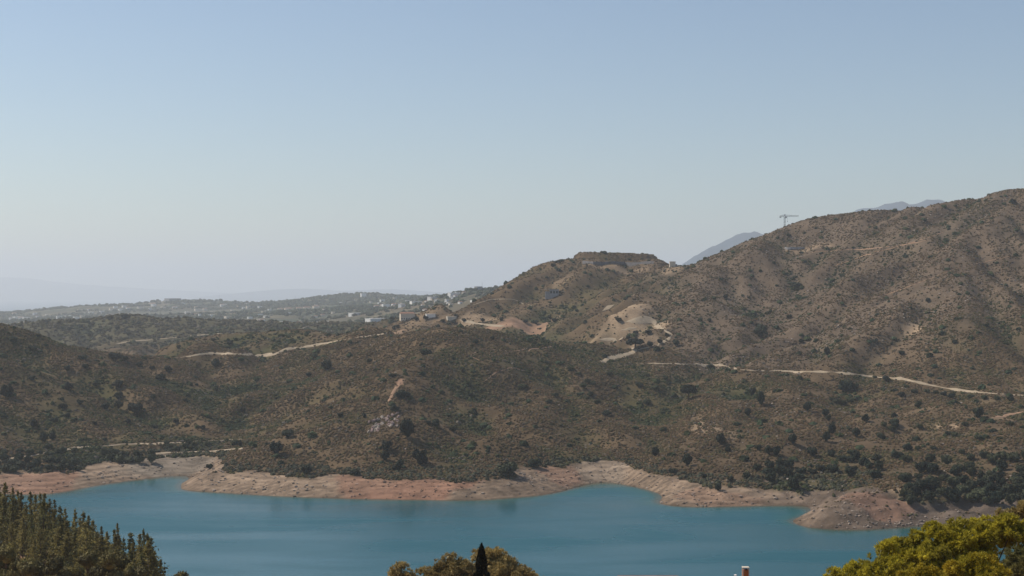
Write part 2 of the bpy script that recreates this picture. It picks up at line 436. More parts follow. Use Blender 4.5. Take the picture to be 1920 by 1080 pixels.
z = z + fbm(G8.X, G8.Y, 85, 3, 11) * 4.5 * sstep(4, 16, z)
z, FLOW = erode(z, 8.0, 26, 0.42, 22.0)
G8.z = z
for _ in range(3):
    cp = np.array(ctrl[:n_vis]); res = cp[:, 2] - G8(cp[:, 0], cp[:, 1])
    cor = RBF(np.c_[cp[:, :2], res].tolist() + [(a, b, 0.0) for a, b, c in hidden], smooth=12.0)
    G8.z = G8.z + cor(G8.X, G8.Y)
CM = np.ones_like(G8.X)
def crest(prof, reach):
    """keep the country behind a ridge below it, so that the ridge stands clear: prof (px, py, distance), reach: far end of the dip (px, distance)"""
    p = np.array(prof, float); r = np.array(reach, float)
    u = G8.X / G8.Y * F + 960; m = (u > p[0, 0]) & (u < p[-1, 0])
    py = np.interp(u, p[:, 0], p[:, 1]); rd = np.interp(u, p[:, 0], p[:, 2]); en = np.interp(u, r[:, 0], r[:, 1])
    CM[m] = np.minimum(CM[m], np.clip((np.abs(G8.Y - rd)[m] - 15) / 80, 0, 1))
    m &= (G8.Y > rd - 40) & (G8.Y < en)
    dip = np.clip(np.minimum(.13 * (G8.Y - rd), .22 * (en - G8.Y)), 0, 16)
    lim = CAMZ - (py - HZ) / F * G8.Y - dip
    G8.z = np.where(m & (G8.z > lim), lim, G8.z)
crest([(-160, 588, 970), (0, 606, 1000), (30, 612, 1000), (60, 619, 1000), (130, 648, 1030), (190, 658, 1050), (300, 668, 1080), (345, 671, 1090)], [(-160, 1700), (0, 1700), (190, 1680), (230, 1650), (290, 1190), (345, 1165)])
crest([(735, 627, 1060), (760, 622, 1040), (800, 617, 1020), (850, 613, 1015), (900, 616, 1030), (950, 622, 1045), (1050, 640, 1070), (1130, 643, 1090), (1190, 660, 1090)], [(735, 1165), (780, 1320), (850, 1400), (950, 1330), (1050, 1270), (1130, 1215), (1190, 1110)])
crest([(270, 663, 1190), (285, 656, 1200), (330, 641, 1215), (400, 627, 1250), (450, 623, 1255), (510, 622, 1270), (560, 618, 1285), (600, 622, 1260), (640, 630, 1210), (700, 615, 1170), (745, 623, 1170), (775, 625, 1150)], [(270, 1700), (420, 1850), (560, 1900), (640, 1850), (700, 1500), (775, 1330)])
crest([(845, 590, 1450), (862, 580, 1450), (930, 540, 1500), (965, 520, 1530), (1000, 498, 1560), (1030, 491, 1580), (1062, 487, 1600), (1082, 486, 1625), (1140, 487, 1625), (1200, 489, 1620), (1240, 490, 1600), (1270, 498, 1460), (1290, 494, 1450), (1310, 489, 1455), (1352, 473, 1460), (1380, 459, 1470), (1440, 438, 1490), (1480, 420, 1500), (1520, 408, 1500), (1600, 397, 1480), (1640, 393, 1480), (1700, 388, 1470),
       (1770, 381, 1440), (1800, 373, 1430), (1860, 361, 1420), (1920, 352, 1410), (2000, 340, 1400)], [(845, 2400), (2000, 2400)])
G8.z = .5 * G8.z + .5 * blur(G8.z, 1)
# side gullies between rounded spurs on the open slopes
wx_ = G8.X + 25 * fbm(G8.X, G8.Y, 120, 2, 171); gl = np.abs(fbm(wx_ * 1.0, G8.Y * .42, 62, 3, 173, .4))
G8.z = G8.z + 15.0 * (np.minimum(gl, .42) - .27) * CM * sstep(9, 24, G8.z) * sstep(1750, 1500, G8.Y)
_, FLOW = erode(G8.z, 8.0, 1, 0.0, 1.0)
FLOWB = blur(np.log(FLOW), 2)
G = Field(-920, 920, 500, 2360, 4)
G.z = G8.cubic(G.X, G.Y)
damp = sstep(0.3, 9, np.abs(G.z))
mx_, my_, _ = P(1155, 482, 1625)
ang = np.sqrt(((G.X - mx_) / 52) ** 2 + ((G.Y - my_) / 34) ** 2) * (1 + .10 * fbm(G.X, G.Y, 30, 2, 2))
G.z = G.z + 7.6 * sstep(1.10, .88, ang)          # the levelled, flat-topped summit
rug = sstep(60, 130, G.X) * sstep(760, 700, G.Y) * sstep(.5, 3, G.z) * sstep(12, 7, G.z)
G.z = G.z + rug * (1.1 - 3.0 * np.abs(fbm(G.X, G.Y, 13, 3, 17))) * 1.7     # gullied bank of the right shore and the spit
G.z = G.z + fbm(G.X, G.Y, 34, 4, 3) * 1.5 * damp * (.35 + .65 * G8(G.X, G.Y, CM)) + fbm(G.X, G.Y, 9, 2, 5) * .35 * sstep(0, 2, np.abs(G.z))

# near slope under the viewpoint
near = RBF([(0, -40, 102), (0, 0, 97), (0, 40, 85), (0, 60, 79), (0, 110, 67), (0, 160, 54), (0, 220, 40), (0, 300, 24), (0, 380, 3), (0, 430, -10), (0, 500, -15),
            (40, 40, 84), (28, 80, 75), (100, 110, 66), (100, 220, 40), (100, 300, 22), (90, 380, 2), (100, 440, -12), (200, 0, 95), (200, 200, 44), (200, 380, 2), (200, 440, -12),
            (-40, 60, 80), (-60, 110, 68), (-60, 160, 57), (-75, 220, 46), (-60, 250, 44), (-95, 290, 44), (-110, 320, 43), (-75, 290, 42), (-125, 350, 34), (-45, 280, 33), (-30, 250, 36), (-60, 320, 28), (-100, 370, 18), (-60, 380, 2), (-130, 420, -6), (-60, 440, -12),
            (-200, 60, 84), (-200, 200, 58), (-200, 300, 46), (-200, 380, 18), (-200, 440, -8), (200, 500, -15), (-200, 500, -15)])
GN_ = Field(-210, 210, -60, 504, 3)
GN_.z = blur(near(GN_.X, GN_.Y), 2) + fbm(GN_.X, GN_.Y, 14, 3, 21) * .5

# far country down to the coast
far_pts = [P(q[0], q[1], 2300 + (q[2] - 2300) * 3.2) for q in [(-400, 608, 3200), (-150, 606, 3250), (0, 601, 3300), (60, 595, 3300), (120, 587, 3300), (200, 576, 3400), (310, 564, 3500), (370, 565, 3500), (420, 565, 3500), (450, 576, 3400), (468, 592, 3250), (490, 583, 3250), (520, 571, 3300), (560, 563, 3350), (600, 557, 3400), (650, 552, 3400), (700, 551, 3400),
    (735, 556, 3400), (755, 560, 3250), (790, 554, 3050), (830, 557, 2850), (870, 546, 2550), (925, 540, 2450), (1000, 536, 2400), (100, 606, 2750), (200, 600, 2750), (300, 592, 2850), (420, 598, 2750), (520, 598, 2700), (600, 602, 2600), (700, 600, 2480), (740, 578, 2900), (650, 582, 3000),
    (560, 580, 3050), (820, 585, 2500), (800, 572, 2750), (860, 575, 2400), (900, 560, 2350)]]
far_pts += [(-900, 2300, 0), (-600, 2300, 20), (-300, 2300, 36), (0, 2300, 45), (300, 2300, 85), (600, 2300, 100), (900, 2300, 90), (1500, 2300, 80), (-1800, 2300, -20), (-3600, 8500, -115), (-1800, 8500, -115), (0, 8500, -115), (1800, 8500, -115), (3600, 8500, -110), (-3400, 5600, -20), (1300, 4800, 85), (3000, 5200, 60), (1200, 6800, 20), (-500, 7400, -20), (-1800, 7300, -50)]
GF = Field(-3900, 3900, 2300, 8600, 30)
GF.z = blur(RBF(far_pts)(GF.X, GF.Y), 2)
GF.z += fbm(GF.X, GF.Y, 260, 4, 31) * 7 * sstep(-100, 20, GF.z)
cp = np.array(far_pts[:38]); res = cp[:, 2] - GF(cp[:, 0], cp[:, 1])
GF.z += RBF(np.c_[cp[:, :2], res].tolist() + [(a, b, 0.0) for a, b, c in far_pts[38:]], smooth=60)(GF.X, GF.Y)

def ground_z(x, y):
    x = np.asarray(x, float); y = np.asarray(y, float)
    return np.where(y < 500, GN_(x, y), np.where(y < 2330, G(x, y), GF(x, y)))

def cast(pix, y0=520.0, y1=8500.0):
    """where the sight line through each picture position meets the land"""
    pix = np.atleast_2d(np.array(pix, float)); out = []
    ds = np.concatenate([np.arange(y0, 2300, 1.5), np.arange(2300, y1, 6.0)])
    for px, py in pix:
        x = (px - 960) / F * ds; zr = CAMZ - (py - HZ) / F * ds
        h = ground_z(x, ds) >= zr
        if not h.any(): out.append(None); continue
        k = int(np.argmax(h)); d = ds[k]
        out.append((x[k], d, float(ground_z(x[k], d))))
    return out

# ------------------------------------------------------------------ what grows and lies where
vx = np.array([Z(*v)[0] for v in veg]); vz = np.array([v[2] for v in veg], float); o_ = np.argsort(vx); vx, vz = vx[o_], vz[o_]
def beach(x, y, z):
    """1 on the bare drawdown band of the lake, 0 in the plants"""
    thr = np.interp(x, vx, vz) + fbm(x, y, 26, 3, 41) * 1.1 + fbm(x, y, 6, 2, 43) * .5
    thr = thr + 3 * sstep(178, 160, x) * sstep(668, 655, y) * sstep(110, 125, x)
    rear = sstep(930, 870, y)
    return sstep(.35, -.35, z - thr) * rear

def blobs(lst):
    L = []
    for px, py, rx, ry, *k in lst:
        c = cast([(px, py)])[0]
        if c is None: continue
        L.append((c[0], c[1], rx * c[1] / F, ry, k[0] if k else 1.0))
    return L
# bare clearings: picture position of the centre, half width in pixels, half depth in metres
scars = blobs([(1182, 585, 40, 32, .85), (1160, 592, 22, 18, .8), (1717, 614, 15, 12, .7), (1703, 624, 13, 7, .7), (1530, 461, 26, 12, .45), (1490, 470, 24, 12, .4), (790, 604, 34, 40, .3), (1145, 630, 34, 20, .5), (1215, 640, 22, 22, .45), (1190, 612, 40, 16, .5), (1240, 612, 12, 22, .6),
               (960, 609, 70, 13, .9), (1010, 614, 45, 10, .9), (900, 604, 40, 14, .7), (1050, 532, 20, 16, .35), (750, 718, 7, 7, .9), (1790, 800, 6, 5, .8), (1762, 803, 5, 7, .8), (1165, 505, 60, 10, .5), (1260, 505, 20, 14, .6), (745, 622, 14, 9, .5),
               (1880, 785, 30, 5, .5), (1330, 800, 22, 16, .4), (1365, 815, 18, 16, .35), (870, 570, 28, 60, .45), (1690, 930, 30, 10, .6), (400, 854, 40, 14, .6)])
redz = blobs([(790, 915, 75, 30), (700, 905, 60, 25, .8), (1060, 890, 35, 20, .6), (90, 905, 70, 25, .8), (1650, 945, 50, 16, .55), (1350, 940, 60, 15, .35), (960, 611, 80, 18, .8), (1010, 615, 50, 14, .8), (750, 716, 12, 10, .9), (745, 622, 16, 10, .7), (1240, 570, 20, 14, .5)])
def blob(x, y, L):
    v = np.zeros_like(np.asarray(x, float))
    wob = 1 + .55 * fbm(x, y, 22, 4, 61)
    for cx, cy_, rx, ry, k in L:
        r = np.sqrt(((x - cx) / rx) ** 2 + ((y - cy_) / ry) ** 2) * wob
        v = np.maximum(v, k * sstep(1.15, .8, r))
    return v

GREYZ = blobs([(345, 868, 70, 22), (300, 860, 60, 14), (240, 885, 40, 12, .5), (1130, 885, 60, 30, .5), (60, 900, 40, 14, .5)])
def greenness(x, y):
    fl = G8(x, y, FLOWB)
    g = .34 * (fl - 2.2) + .55 * fbm(x, y, 120, 3, 71) + .4 * fbm(x, y, 30, 3, 73)
    return np.clip(.45 + g * .85, 0, 1)

def sandy(x, y, z):
    """the stony right-hand hill"""
    u = x / y * F + 960
    return sstep(1130, 1330, u) * sstep(980, 1120, y) * 1.0 + .25 * sstep(1240, 1330, u) * sstep(1010, 900, y)

def soil(x, y, z):
    n1 = fbm(x, y, 60, 4, 81)[..., None]; n2 = fbm(x, y, 11, 3, 83)[..., None]
    g = greenness(x, y)[..., None]; s = sandy(x, y, z)[..., None]
    heath = np.array([.135, .092, .052]) * (1 - g) + np.array([.080, .080, .032]) * g
    sand = np.array([.155, .112, .076]) * (1 - .5 * g) + np.array([.12, .10, .065]) * .5 * g
    c = .80 * (heath * (1 - np.clip(s, 0, 1)) + sand * np.clip(s, 0, 1))
    c = c * (1 + .22 * n1 + .18 * n2)
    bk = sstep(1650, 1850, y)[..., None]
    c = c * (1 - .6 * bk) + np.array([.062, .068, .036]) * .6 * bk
    sc = blob(x, y, scars)[..., None]
    c = c * (1 - sc) + np.array([.33, .235, .15]) * (1 + .3 * n2) * sc
    b = (beach(x, y, z))[..., None]
    rd = blob(x, y, redz)[..., None]
    ring = np.clip(.5 + .5 * np.sin(z * 5.2 + 1.2 * n1[..., 0] + .5 * n2[..., 0]) * 1.6, 0, 1)[..., None]
    n3 = fbm(x, y * 2.5, 5, 3, 87)[..., None]
    bc = np.array([.235, .168, .115]) * (1 + .3 * n1 + .2 * n2 + .3 * n3) * (.66 + .46 * ring)
    right = sstep(90, 170, x)[..., None]
    bc = bc * (1 - right) + np.array([.112, .084, .064]) * (1 + .35 * n2 + .2 * n1 + .3 * n3) * right
    gf = blob(x, y, GREYZ)[..., None]
    bc = bc * (1 - .7 * gf) + np.array([.215, .18, .14]) * (1 + .25 * n2 + .3 * n3) * .7 * gf
    wet = sstep(.7, .1, z)[..., None]
    bc = bc * (1 - .35 * wet)
    c = c * (1 - b) + bc * b
    rc = np.array([.25, .132, .085]) * (1 + .25 * n2 + .25 * n3) * (.9 + .15 * ring)
    k = rd * np.maximum(b, sc)
    c = c * (1 - .8 * k) + rc * .8 * k
    return np.clip(c, .01, .9)

def grid_obj(name, xs, ys, zf, material, colf, kind='structure', dz=0.0):
    X, Y = np.meshgrid(xs, ys); Zg = zf(X, Y) + dz
    nx, ny = len(xs), len(ys)
    i = np.arange(nx * ny).reshape(ny, nx)
    q = np.stack([i[:-1, :-1], i[:-1, 1:], i[1:, 1:], i[1:, :-1]], -1).reshape(-1)
    me = mesh_np(name, np.stack([X, Y, Zg], -1).reshape(-1, 3), 4, q, [material], smooth=True)
    c = colf(X, Y, Zg).reshape(-1, 3)
    a = me.attributes.new('soil', 'FLOAT_COLOR', 'POINT')
    a.data.foreach_set('color', np.c_[c, np.ones(len(c))].astype(np.float32).ravel())
    return tag(obj(name, me), kind=kind)

def fine(X, Y):
    z = G(X, Y)
    band = sstep(.3, 1.0, z) * sstep(8.0, 6.0, z) * sstep(930, 870, Y) * sstep(185, 110, X)
    return z + .19 * band * np.sin(6.283 * z / 1.15 + .8 * fbm(X, Y, 25, 2, 93)) + fbm(X, Y, 5, 2, 91) * .22 * sstep(.2, 1.5, np.abs(z)) * (1 - .7 * band)
grid_obj('hillside_ground', np.arange(-520, 561, 2.0), np.arange(520, 1202, 2.0), fine, M_ground, soil)
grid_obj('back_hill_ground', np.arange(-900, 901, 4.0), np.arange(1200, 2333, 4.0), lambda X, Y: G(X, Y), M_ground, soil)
for nm, xs in (('side_ground', np.arange(-900, -519, 8.0)), ('side_ground', np.arange(560, 901, 8.0))):
    grid_obj(nm, xs, np.arange(520, 1202, 8.0), lambda X, Y: G(X, Y), M_ground, soil)
def near_soil(X, Y, Zg):
    n = fbm(X, Y, 12, 4, 95)[..., None]
    return np.clip(np.array([.19, .115, .07]) * (1 + .4 * n), .02, .6)
grid_obj('near_slope_ground', GN_.xs, GN_.ys, lambda X, Y: GN_(X, Y), M_ground, near_soil)
def far_soil(X, Y, Zg):
    n = fbm(X, Y, 300, 4, 97)[..., None]; n2 = fbm(X, Y, 70, 3, 99)[..., None]
    a = np.clip(.5 + .8 * n, 0, 1)
    n3 = fbm(X, Y, 45, 3, 98)[..., None]
    a = np.clip(a + .5 * n3, 0, 1)
    c = np.array([.042, .055, .034]) * (1 - a) + np.array([.13, .105, .068]) * a
    return np.clip(c * (1 + .35 * n2), .01, .8)
grid_obj('coastal_hill_ground', GF.xs, GF.ys, lambda X, Y: GF(X, Y), M_far, far_soil)
# skirts of lower ground farther to the sides of the country behind
grid_obj('lake_bed', np.arange(-900, 901, 30.0), np.arange(380, 521, 20.0), lambda X, Y: -18 + 0 * X, M_ground, near_soil)

# sea and far mountains
mb = MB(); mb.box(-28000, 28000, 4000, 46000, -101, -100)
m, nt, b = mat('sea_water'); b.inputs['Base Color'].default_value = (.05, .10, .14, 1); b.inputs['Roughness'].default_value = .4
tag(mb.build('sea', m), kind='structure')

def mountains(name, prof, d, depth, material, foot=-100.0, seed=0, rough=14.0):
    """a mountain range with a crest at distance d and slopes to both sides"""
    px = np.array([p[0] for p in prof], float); py = np.array([p[1] for p in prof], float)
    xs = np.linspace((px[0] - 960) / F * d, (px[-1] - 960) / F * d, 160)
    jag = fbm(xs / d * F, 0 * xs + seed, 26, 4, seed + 3) * (4.5 if foot > 0 else .6)
    zc = CAMZ - (np.interp(xs / d * F + 960, px, py) + jag - HZ) / F * d
    t = np.linspace(-1, 1, 41)
    X = np.repeat(xs[None], 41, 0); T = np.repeat(t[:, None], 160, 1)
    Y = d + T * depth
    prf = (1 - np.abs(T)) ** 1.15
    Zg = foot + (zc[None] - foot) * prf + fbm(X, Y, depth * .5, 4, seed) * rough * (1 - np.abs(T)) * np.minimum(1, np.abs(T) * 4 + .12)
    i = np.arange(41 * 160).reshape(41, 160)
    q = np.stack([i[:-1, :-1], i[:-1, 1:], i[1:, 1:], i[1:, :-1]], -1).reshape(-1)
    me = mesh_np(name, np.stack([X, Y, Zg], -1).reshape(-1, 3), 4, q, [material], smooth=True)
    return tag(obj(name, me), kind='structure')
M_mount = simple('far_mountain_haze_blue', (.035, .065, .10), .95, .3, .002)  # blue of the distant haze painted into the mountains' base colour
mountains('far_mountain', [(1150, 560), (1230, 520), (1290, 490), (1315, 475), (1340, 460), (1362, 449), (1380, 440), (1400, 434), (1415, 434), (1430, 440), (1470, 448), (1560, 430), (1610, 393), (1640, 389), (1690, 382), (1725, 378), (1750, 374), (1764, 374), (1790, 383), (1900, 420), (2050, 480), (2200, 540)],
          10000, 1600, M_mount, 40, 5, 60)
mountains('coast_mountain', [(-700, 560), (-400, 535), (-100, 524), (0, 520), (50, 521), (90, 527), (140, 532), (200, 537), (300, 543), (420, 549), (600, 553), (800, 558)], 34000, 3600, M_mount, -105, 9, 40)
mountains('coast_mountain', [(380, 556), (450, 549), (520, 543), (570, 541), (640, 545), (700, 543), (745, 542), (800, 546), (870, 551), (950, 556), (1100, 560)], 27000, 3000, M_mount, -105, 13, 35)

# ------------------------------------------------------------------ lake
def lake():
    xs = np.arange(-620, 621, 5.0); ys = np.arange(330, 901, 5.0)
    X, Y = np.meshgrid(xs, ys)
    nx, ny = len(xs), len(ys); i = np.arange(nx * ny).reshape(ny, nx)
    q = np.stack([i[:-1, :-1], i[:-1, 1:], i[1:, 1:], i[1:, :-1]], -1).reshape(-1)
    m, nt, b = mat('lake_water')
    at = N(nt, 'ShaderNodeAttribute', attribute_name='depth')
    r = N(nt, 'ShaderNodeMapRange', inp={'From Min': 0.0, 'From Max': 5.0}); nt.links.new(at.outputs['Fac'], r.inputs['Value'])
    mx = N(nt, 'ShaderNodeValToRGB'); nt.links.new(r.outputs[0], mx.inputs[0])
    e = mx.color_ramp.elements
    e[0].color = (.08, .075, .045, 1); e[1].color = (.002, .078, .100, 1)
    e2 = mx.color_ramp.elements.new(.3); e2.color = (.010, .085, .085, 1)
    tc = N(nt, 'ShaderNodeTexCoord')
    nt.links.new(mx.outputs[0], b.inputs['Base Color'])
    mp = N(nt, 'ShaderNodeMapping'); mp.inputs['Scale'].default_value = (.006, .022, 1); nt.links.new(tc.outputs['Object'], mp.inputs['Vector'])
    no = N(nt, 'ShaderNodeTexNoise', inp={'Scale': 1.0, 'Detail': 3.0, 'Distortion': .6}); nt.links.new(mp.outputs[0], no.inputs['Vector'])
    rr = N(nt, 'ShaderNodeMapRange', inp={'From Min': .35, 'From Max': .65, 'To Min': .09, 'To Max': .34}); nt.links.new(no.outputs['Fac'], rr.inputs['Value'])
    nt.links.new(rr.outputs[0], b.inputs['Roughness'])
    b.inputs['IOR'].default_value = 1.33; b.inputs['Specular IOR Level'].default_value = .30
    n2 = N(nt, 'ShaderNodeTexNoise', inp={'Scale': .5, 'Detail': 4.0, 'Roughness': .6}); nt.links.new(tc.outputs['Object'], n2.inputs['Vector'])
    bp = N(nt, 'ShaderNodeBump', inp={'Strength': .35, 'Distance': .35}); nt.links.new(n2.outputs['Fac'], bp.inputs['Height']); nt.links.new(bp.outputs[0], b.inputs['Normal'])
    me = mesh_np('lake_water', np.stack([X, Y, 0 * X], -1).reshape(-1, 3), 4, q, [m], smooth=True)
    dep = np.where(Y > 520, -G(X, Y), 12.0)
    a = me.attributes.new('depth', 'FLOAT', 'POINT'); a.data.foreach_set('value', np.clip(dep, 0, 12).astype(np.float32).ravel())
    tag(obj('lake_water', me), kind='structure')
lake()

# ------------------------------------------------------------------ tracks
ROADS = []
def track(pix, w, material, name='dirt_track', y0=520.0, jit=.25):
    pts = []
    for (ax, ay), (bx, by) in zip(pix[:-1], pix[1:]):
        n = max(2, int(math.hypot(bx - ax, (by - ay) * 2) / 3))
        for k in range(n): pts.append((ax + (bx - ax) * k / n, ay + (by - ay) * k / n))
    pts.append(pix[-1])
    c = np.array([q for q in cast(pts, y0) if q is not None])
    if len(c) < 3: return
    # drop jumps across hidden ground, smooth in plan
    keep = [c[0]]
    for q in c[1:]:
        if abs(q[1] - keep[-1][1]) < 60: keep.append(q)
    c = np.array(keep)[:, :2]
    if len(c) < 3: return
    for _ in range(3):
        c[1:-1] = (c[:-2] + 2 * c[1:-1] + c[2:]) / 4
    seg = np.r_[0, np.cumsum(np.hypot(*np.diff(c, axis=0).T))]
    if seg[-1] < 4: return
    s = np.arange(0, seg[-1], 1.6); cx = np.interp(s, seg, c[:, 0]); cy_ = np.interp(s, seg, c[:, 1])
    tx = np.gradient(cx); ty = np.gradient(cy_); l = np.hypot(tx, ty) + 1e-6; nx, ny = -ty / l, tx / l
    ww = w / 2 * np.clip(1 + jit * 2.2 * fbm(cx, cy_, 16, 3, 101), .10, 1.8)
    ww = ww * np.clip(np.minimum(s + .5, s[-1] - s + .5) / 7.0, .05, 1)
    V = []
    for o in (-1, -.5, 0, .5, 1):
        wv = ww * o * (1 + (.12 * fbm(cx + 50 * o, cy_, 3, 2, 103) if abs(o) == 1 else 0))
        x = cx + nx * wv; y = cy_ + ny * wv
        fz = np.where((y < 1202) & (np.abs(x) < 518), fine(x, y), ground_z(x, y))
        V.append(np.stack([x, y, fz + (.32 if abs(o) < 1 else .12)], -1))
    V = np.stack(V, 1).reshape(-1, 3); n = len(s); i = np.arange(n * 5).reshape(n, 5)
    q = np.stack([i[:-1, :-1], i[:-1, 1:], i[1:, 1:], i[1:, :-1]], -1).reshape(-1)
    o = obj(name, mesh_np(name, V, 4, q, [material], smooth=True)); tag(o, kind='structure')
    ROADS.append((cx, cy_, w / 2 + .35))
track([(1129, 585), (1136, 580), (1144, 576), (1152, 573)], 4.5, M_track)
track([(1127, 584), (1134, 590), (1146, 593)], 4, M_track)
track([(1172, 604), (1183, 603), (1200, 602), (1216, 600), (1224, 602), (1229, 611)], 5, M_track)
track([(1228, 610), (1240, 617), (1252, 623), (1262, 630)], 3.6, M_track)
track([(1260, 630), (1252, 638), (1230, 648), (1210, 654), (1196, 657)], 2.0, M_track)
track([(664, 635), (700, 630), (740, 624), (790, 612), (856, 602)], 1.2, M_track, jit=.75)
track([(1164, 620), (1180, 619), (1196, 618)], 3, M_track)
track([(1122, 639), (1140, 638), (1165, 637)], 4, M_track)
track([(1128, 680), (1134, 676), (1147, 671), (1165, 668), (1182, 663), (1192, 658), (1185, 652)], 4.0, M_track)
track([(1196, 683), (1225, 682.5), (1262, 683), (1290, 684), (1335, 685), (1362, 687), (1384, 694), (1425, 697), (1460, 696), (1505, 699), (1530, 698)], 2.3, M_track, jit=.6)
track([(1505, 699), (1540, 698), (1580, 701), (1620, 705), (1655, 709), (1690, 712), (1715, 717), (1750, 725), (1790, 732), (1830, 736), (1870, 739), (1940, 743)], 3.0, M_track, jit=.5)
track([(326, 673), (345, 670), (362, 668), (380, 664), (410, 663), (440, 665), (480, 666), (514, 666), (528, 659), (540, 655), (560, 653), (590, 648), (625, 641), (660, 636)], 2.2, M_track, jit=.75)
track([(-20, 866), (5, 864), (20, 862), (45, 858), (70, 854), (110, 846), (150, 840), (180, 838), (205, 837), (230, 834), (290, 833), (365, 830), (395, 828), (425, 826), (455, 824)], 2.2, M_track, jit=.75)
track([(275, 853), (300, 851), (340, 849), (370, 848), (400, 847), (430, 844), (455, 842)], 3.0, M_track)
track([(728, 757), (733, 746), (738, 735), (745, 725), (752, 717)], 2.2, M_redtrack)
track([(862, 601), (890, 606), (915, 610), (950, 613)], 4, M_track)
track([(905, 680), (880, 668), (905, 655), (960, 660), (1010, 655), (1060, 647)], .9, M_redtrack)
track([(215, 646), (250, 640), (300, 636), (360, 630), (420, 625)], 3, M_track)
track([(1560, 502), (1620, 480), (1690, 462), (1770, 436)], .9, M_redtrack)
track([(1640, 560), (1700, 540), (1790, 505), (1900, 480)], .7, M_redtrack)
track([(905, 720), (930, 700), (960, 690), (1000, 700)], .8, M_redtrack)
track([(1000, 575), (960, 562), (920, 562), (880, 575)], 1.0, M_track)
track([(1862, 786), (1880, 781), (1920, 774)], 3, M_redtrack)
track([(1520, 474), (1575, 470), (1620, 468), (1680, 462), (1740, 452)], .9, M_redtrack)
track([(815, 582), (818, 577), (822, 570)], 14, M_track, y0=2300)
track([(440, 571), (445, 575), (447, 580)], 14, M_track, y0=2300)
track([(610, 568), (640, 563), (690, 560)], 10, M_track, y0=2300)

def on_road(x, y, extra=0.0):
    hit = np.zeros(len(x), bool)
    for cx, cy_, w in ROADS:
        bb = (x > cx.min() - 6) & (x < cx.max() + 6) & (y > cy_.min() - 6) & (y < cy_.max() + 6)
        ii = np.nonzero(bb)[0]
        if len(ii) == 0: continue
        for k in range(0, len(ii), 4000):
            j = ii[k:k + 4000]
            d2 = ((x[j, None] - cx[None, ::2]) ** 2 + (y[j, None] - cy_[None, ::2]) ** 2).min(1)
            hit[j] |= d2 < (w + extra) ** 2
    return hit

# ------------------------------------------------------------------ ground cover: scattered low shrubs and stones
def scatter(name, pos, scale, tint, sources):
    n = len(pos)
    me = bpy.data.meshes.new(name); me.vertices.add(n); me.vertices.foreach_set('co', pos.astype(np.float32).ravel())
    def A(nm, t, f, v): a = me.attributes.new(nm, t, 'POINT'); a.data.foreach_set(f, v.ravel())
    A('tint', 'FLOAT_COLOR', 'color', np.c_[tint, np.ones(n)].astype(np.float32))
    A('size', 'FLOAT_VECTOR', 'vector', scale.astype(np.float32))
    A('turn', 'FLOAT_VECTOR', 'vector', np.c_[RNG.uniform(-.15, .15, (n, 2)), RNG.uniform(0, 6.28, n)].astype(np.float32))
    A('which', 'INT', 'value', RNG.integers(0, len(sources), n).astype(np.int32))
    me.update()
    o = tag(obj(name, me), kind='stuff')
    ng = bpy.data.node_groups.new(name + '_scatter', 'GeometryNodeTree')
    ng.interface.new_socket('Geometry', in_out='INPUT', socket_type='NodeSocketGeometry')
    ng.interface.new_socket('Geometry', in_out='OUTPUT', socket_type='NodeSocketGeometry')
    L = ng.links.new; gi = ng.nodes.new('NodeGroupInput'); go = ng.nodes.new('NodeGroupOutput')
    ip = ng.nodes.new('GeometryNodeInstanceOnPoints'); ip.inputs['Pick Instance'].default_value = True
    jn = ng.nodes.new('GeometryNodeJoinGeometry')
    for s in sources:
        oi = ng.nodes.new('GeometryNodeObjectInfo'); oi.inputs['Object'].default_value = s; oi.inputs['As Instance'].default_value = True
        L(oi.outputs['Geometry'], jn.inputs[0])
    def attr(nm, t):
        a = ng.nodes.new('GeometryNodeInputNamedAttribute'); a.data_type = t; a.inputs['Name'].default_value = nm; return a.outputs['Attribute']
    L(gi.outputs[0], ip.inputs['Points']); L(jn.outputs[0], ip.inputs['Instance'])
    L(attr('which', 'INT'), ip.inputs['Instance Index']); L(attr('turn', 'FLOAT_VECTOR'), ip.inputs['Rotation']); L(attr('size', 'FLOAT_VECTOR'), ip.inputs['Scale'])
    L(ip.outputs[0], go.inputs[0])
    md = o.modifiers.new('scatter', 'NODES'); md.node_group = ng
    return o

import bmesh
def blob_mesh(name, seed, material, sub=2, lo=.65, hi=1.2, flat=.8):
    bm = bmesh.new(); bmesh.ops.create_icosphere(bm, subdivisions=sub, radius=1.0)
    r = random.Random(seed)
    for v in bm.verts:
        v.co *= r.uniform(lo, hi); v.co.z = v.co.z * flat + .35
    me = bpy.data.meshes.new(name); bm.to_mesh(me); bm.free(); me.materials.append(material)
    return me
SHRUBS = [bpy.data.objects.new('shrub_form', blob_mesh('shrub', 100 + k, M_shrub)) for k in range(5)]
STONES = [bpy.data.objects.new('stone_form', blob_mesh('stone', 200 + k, M_rock, 1, .6, 1.25, .7)) for k in range(4)]

def sample(n, y0, y1, marg=1.12):
    y = np.sqrt(RNG.uniform(y0 ** 2, y1 ** 2, n)); u = RNG.uniform(-960 * marg, 960 * marg, n)
    return u / F * y, y

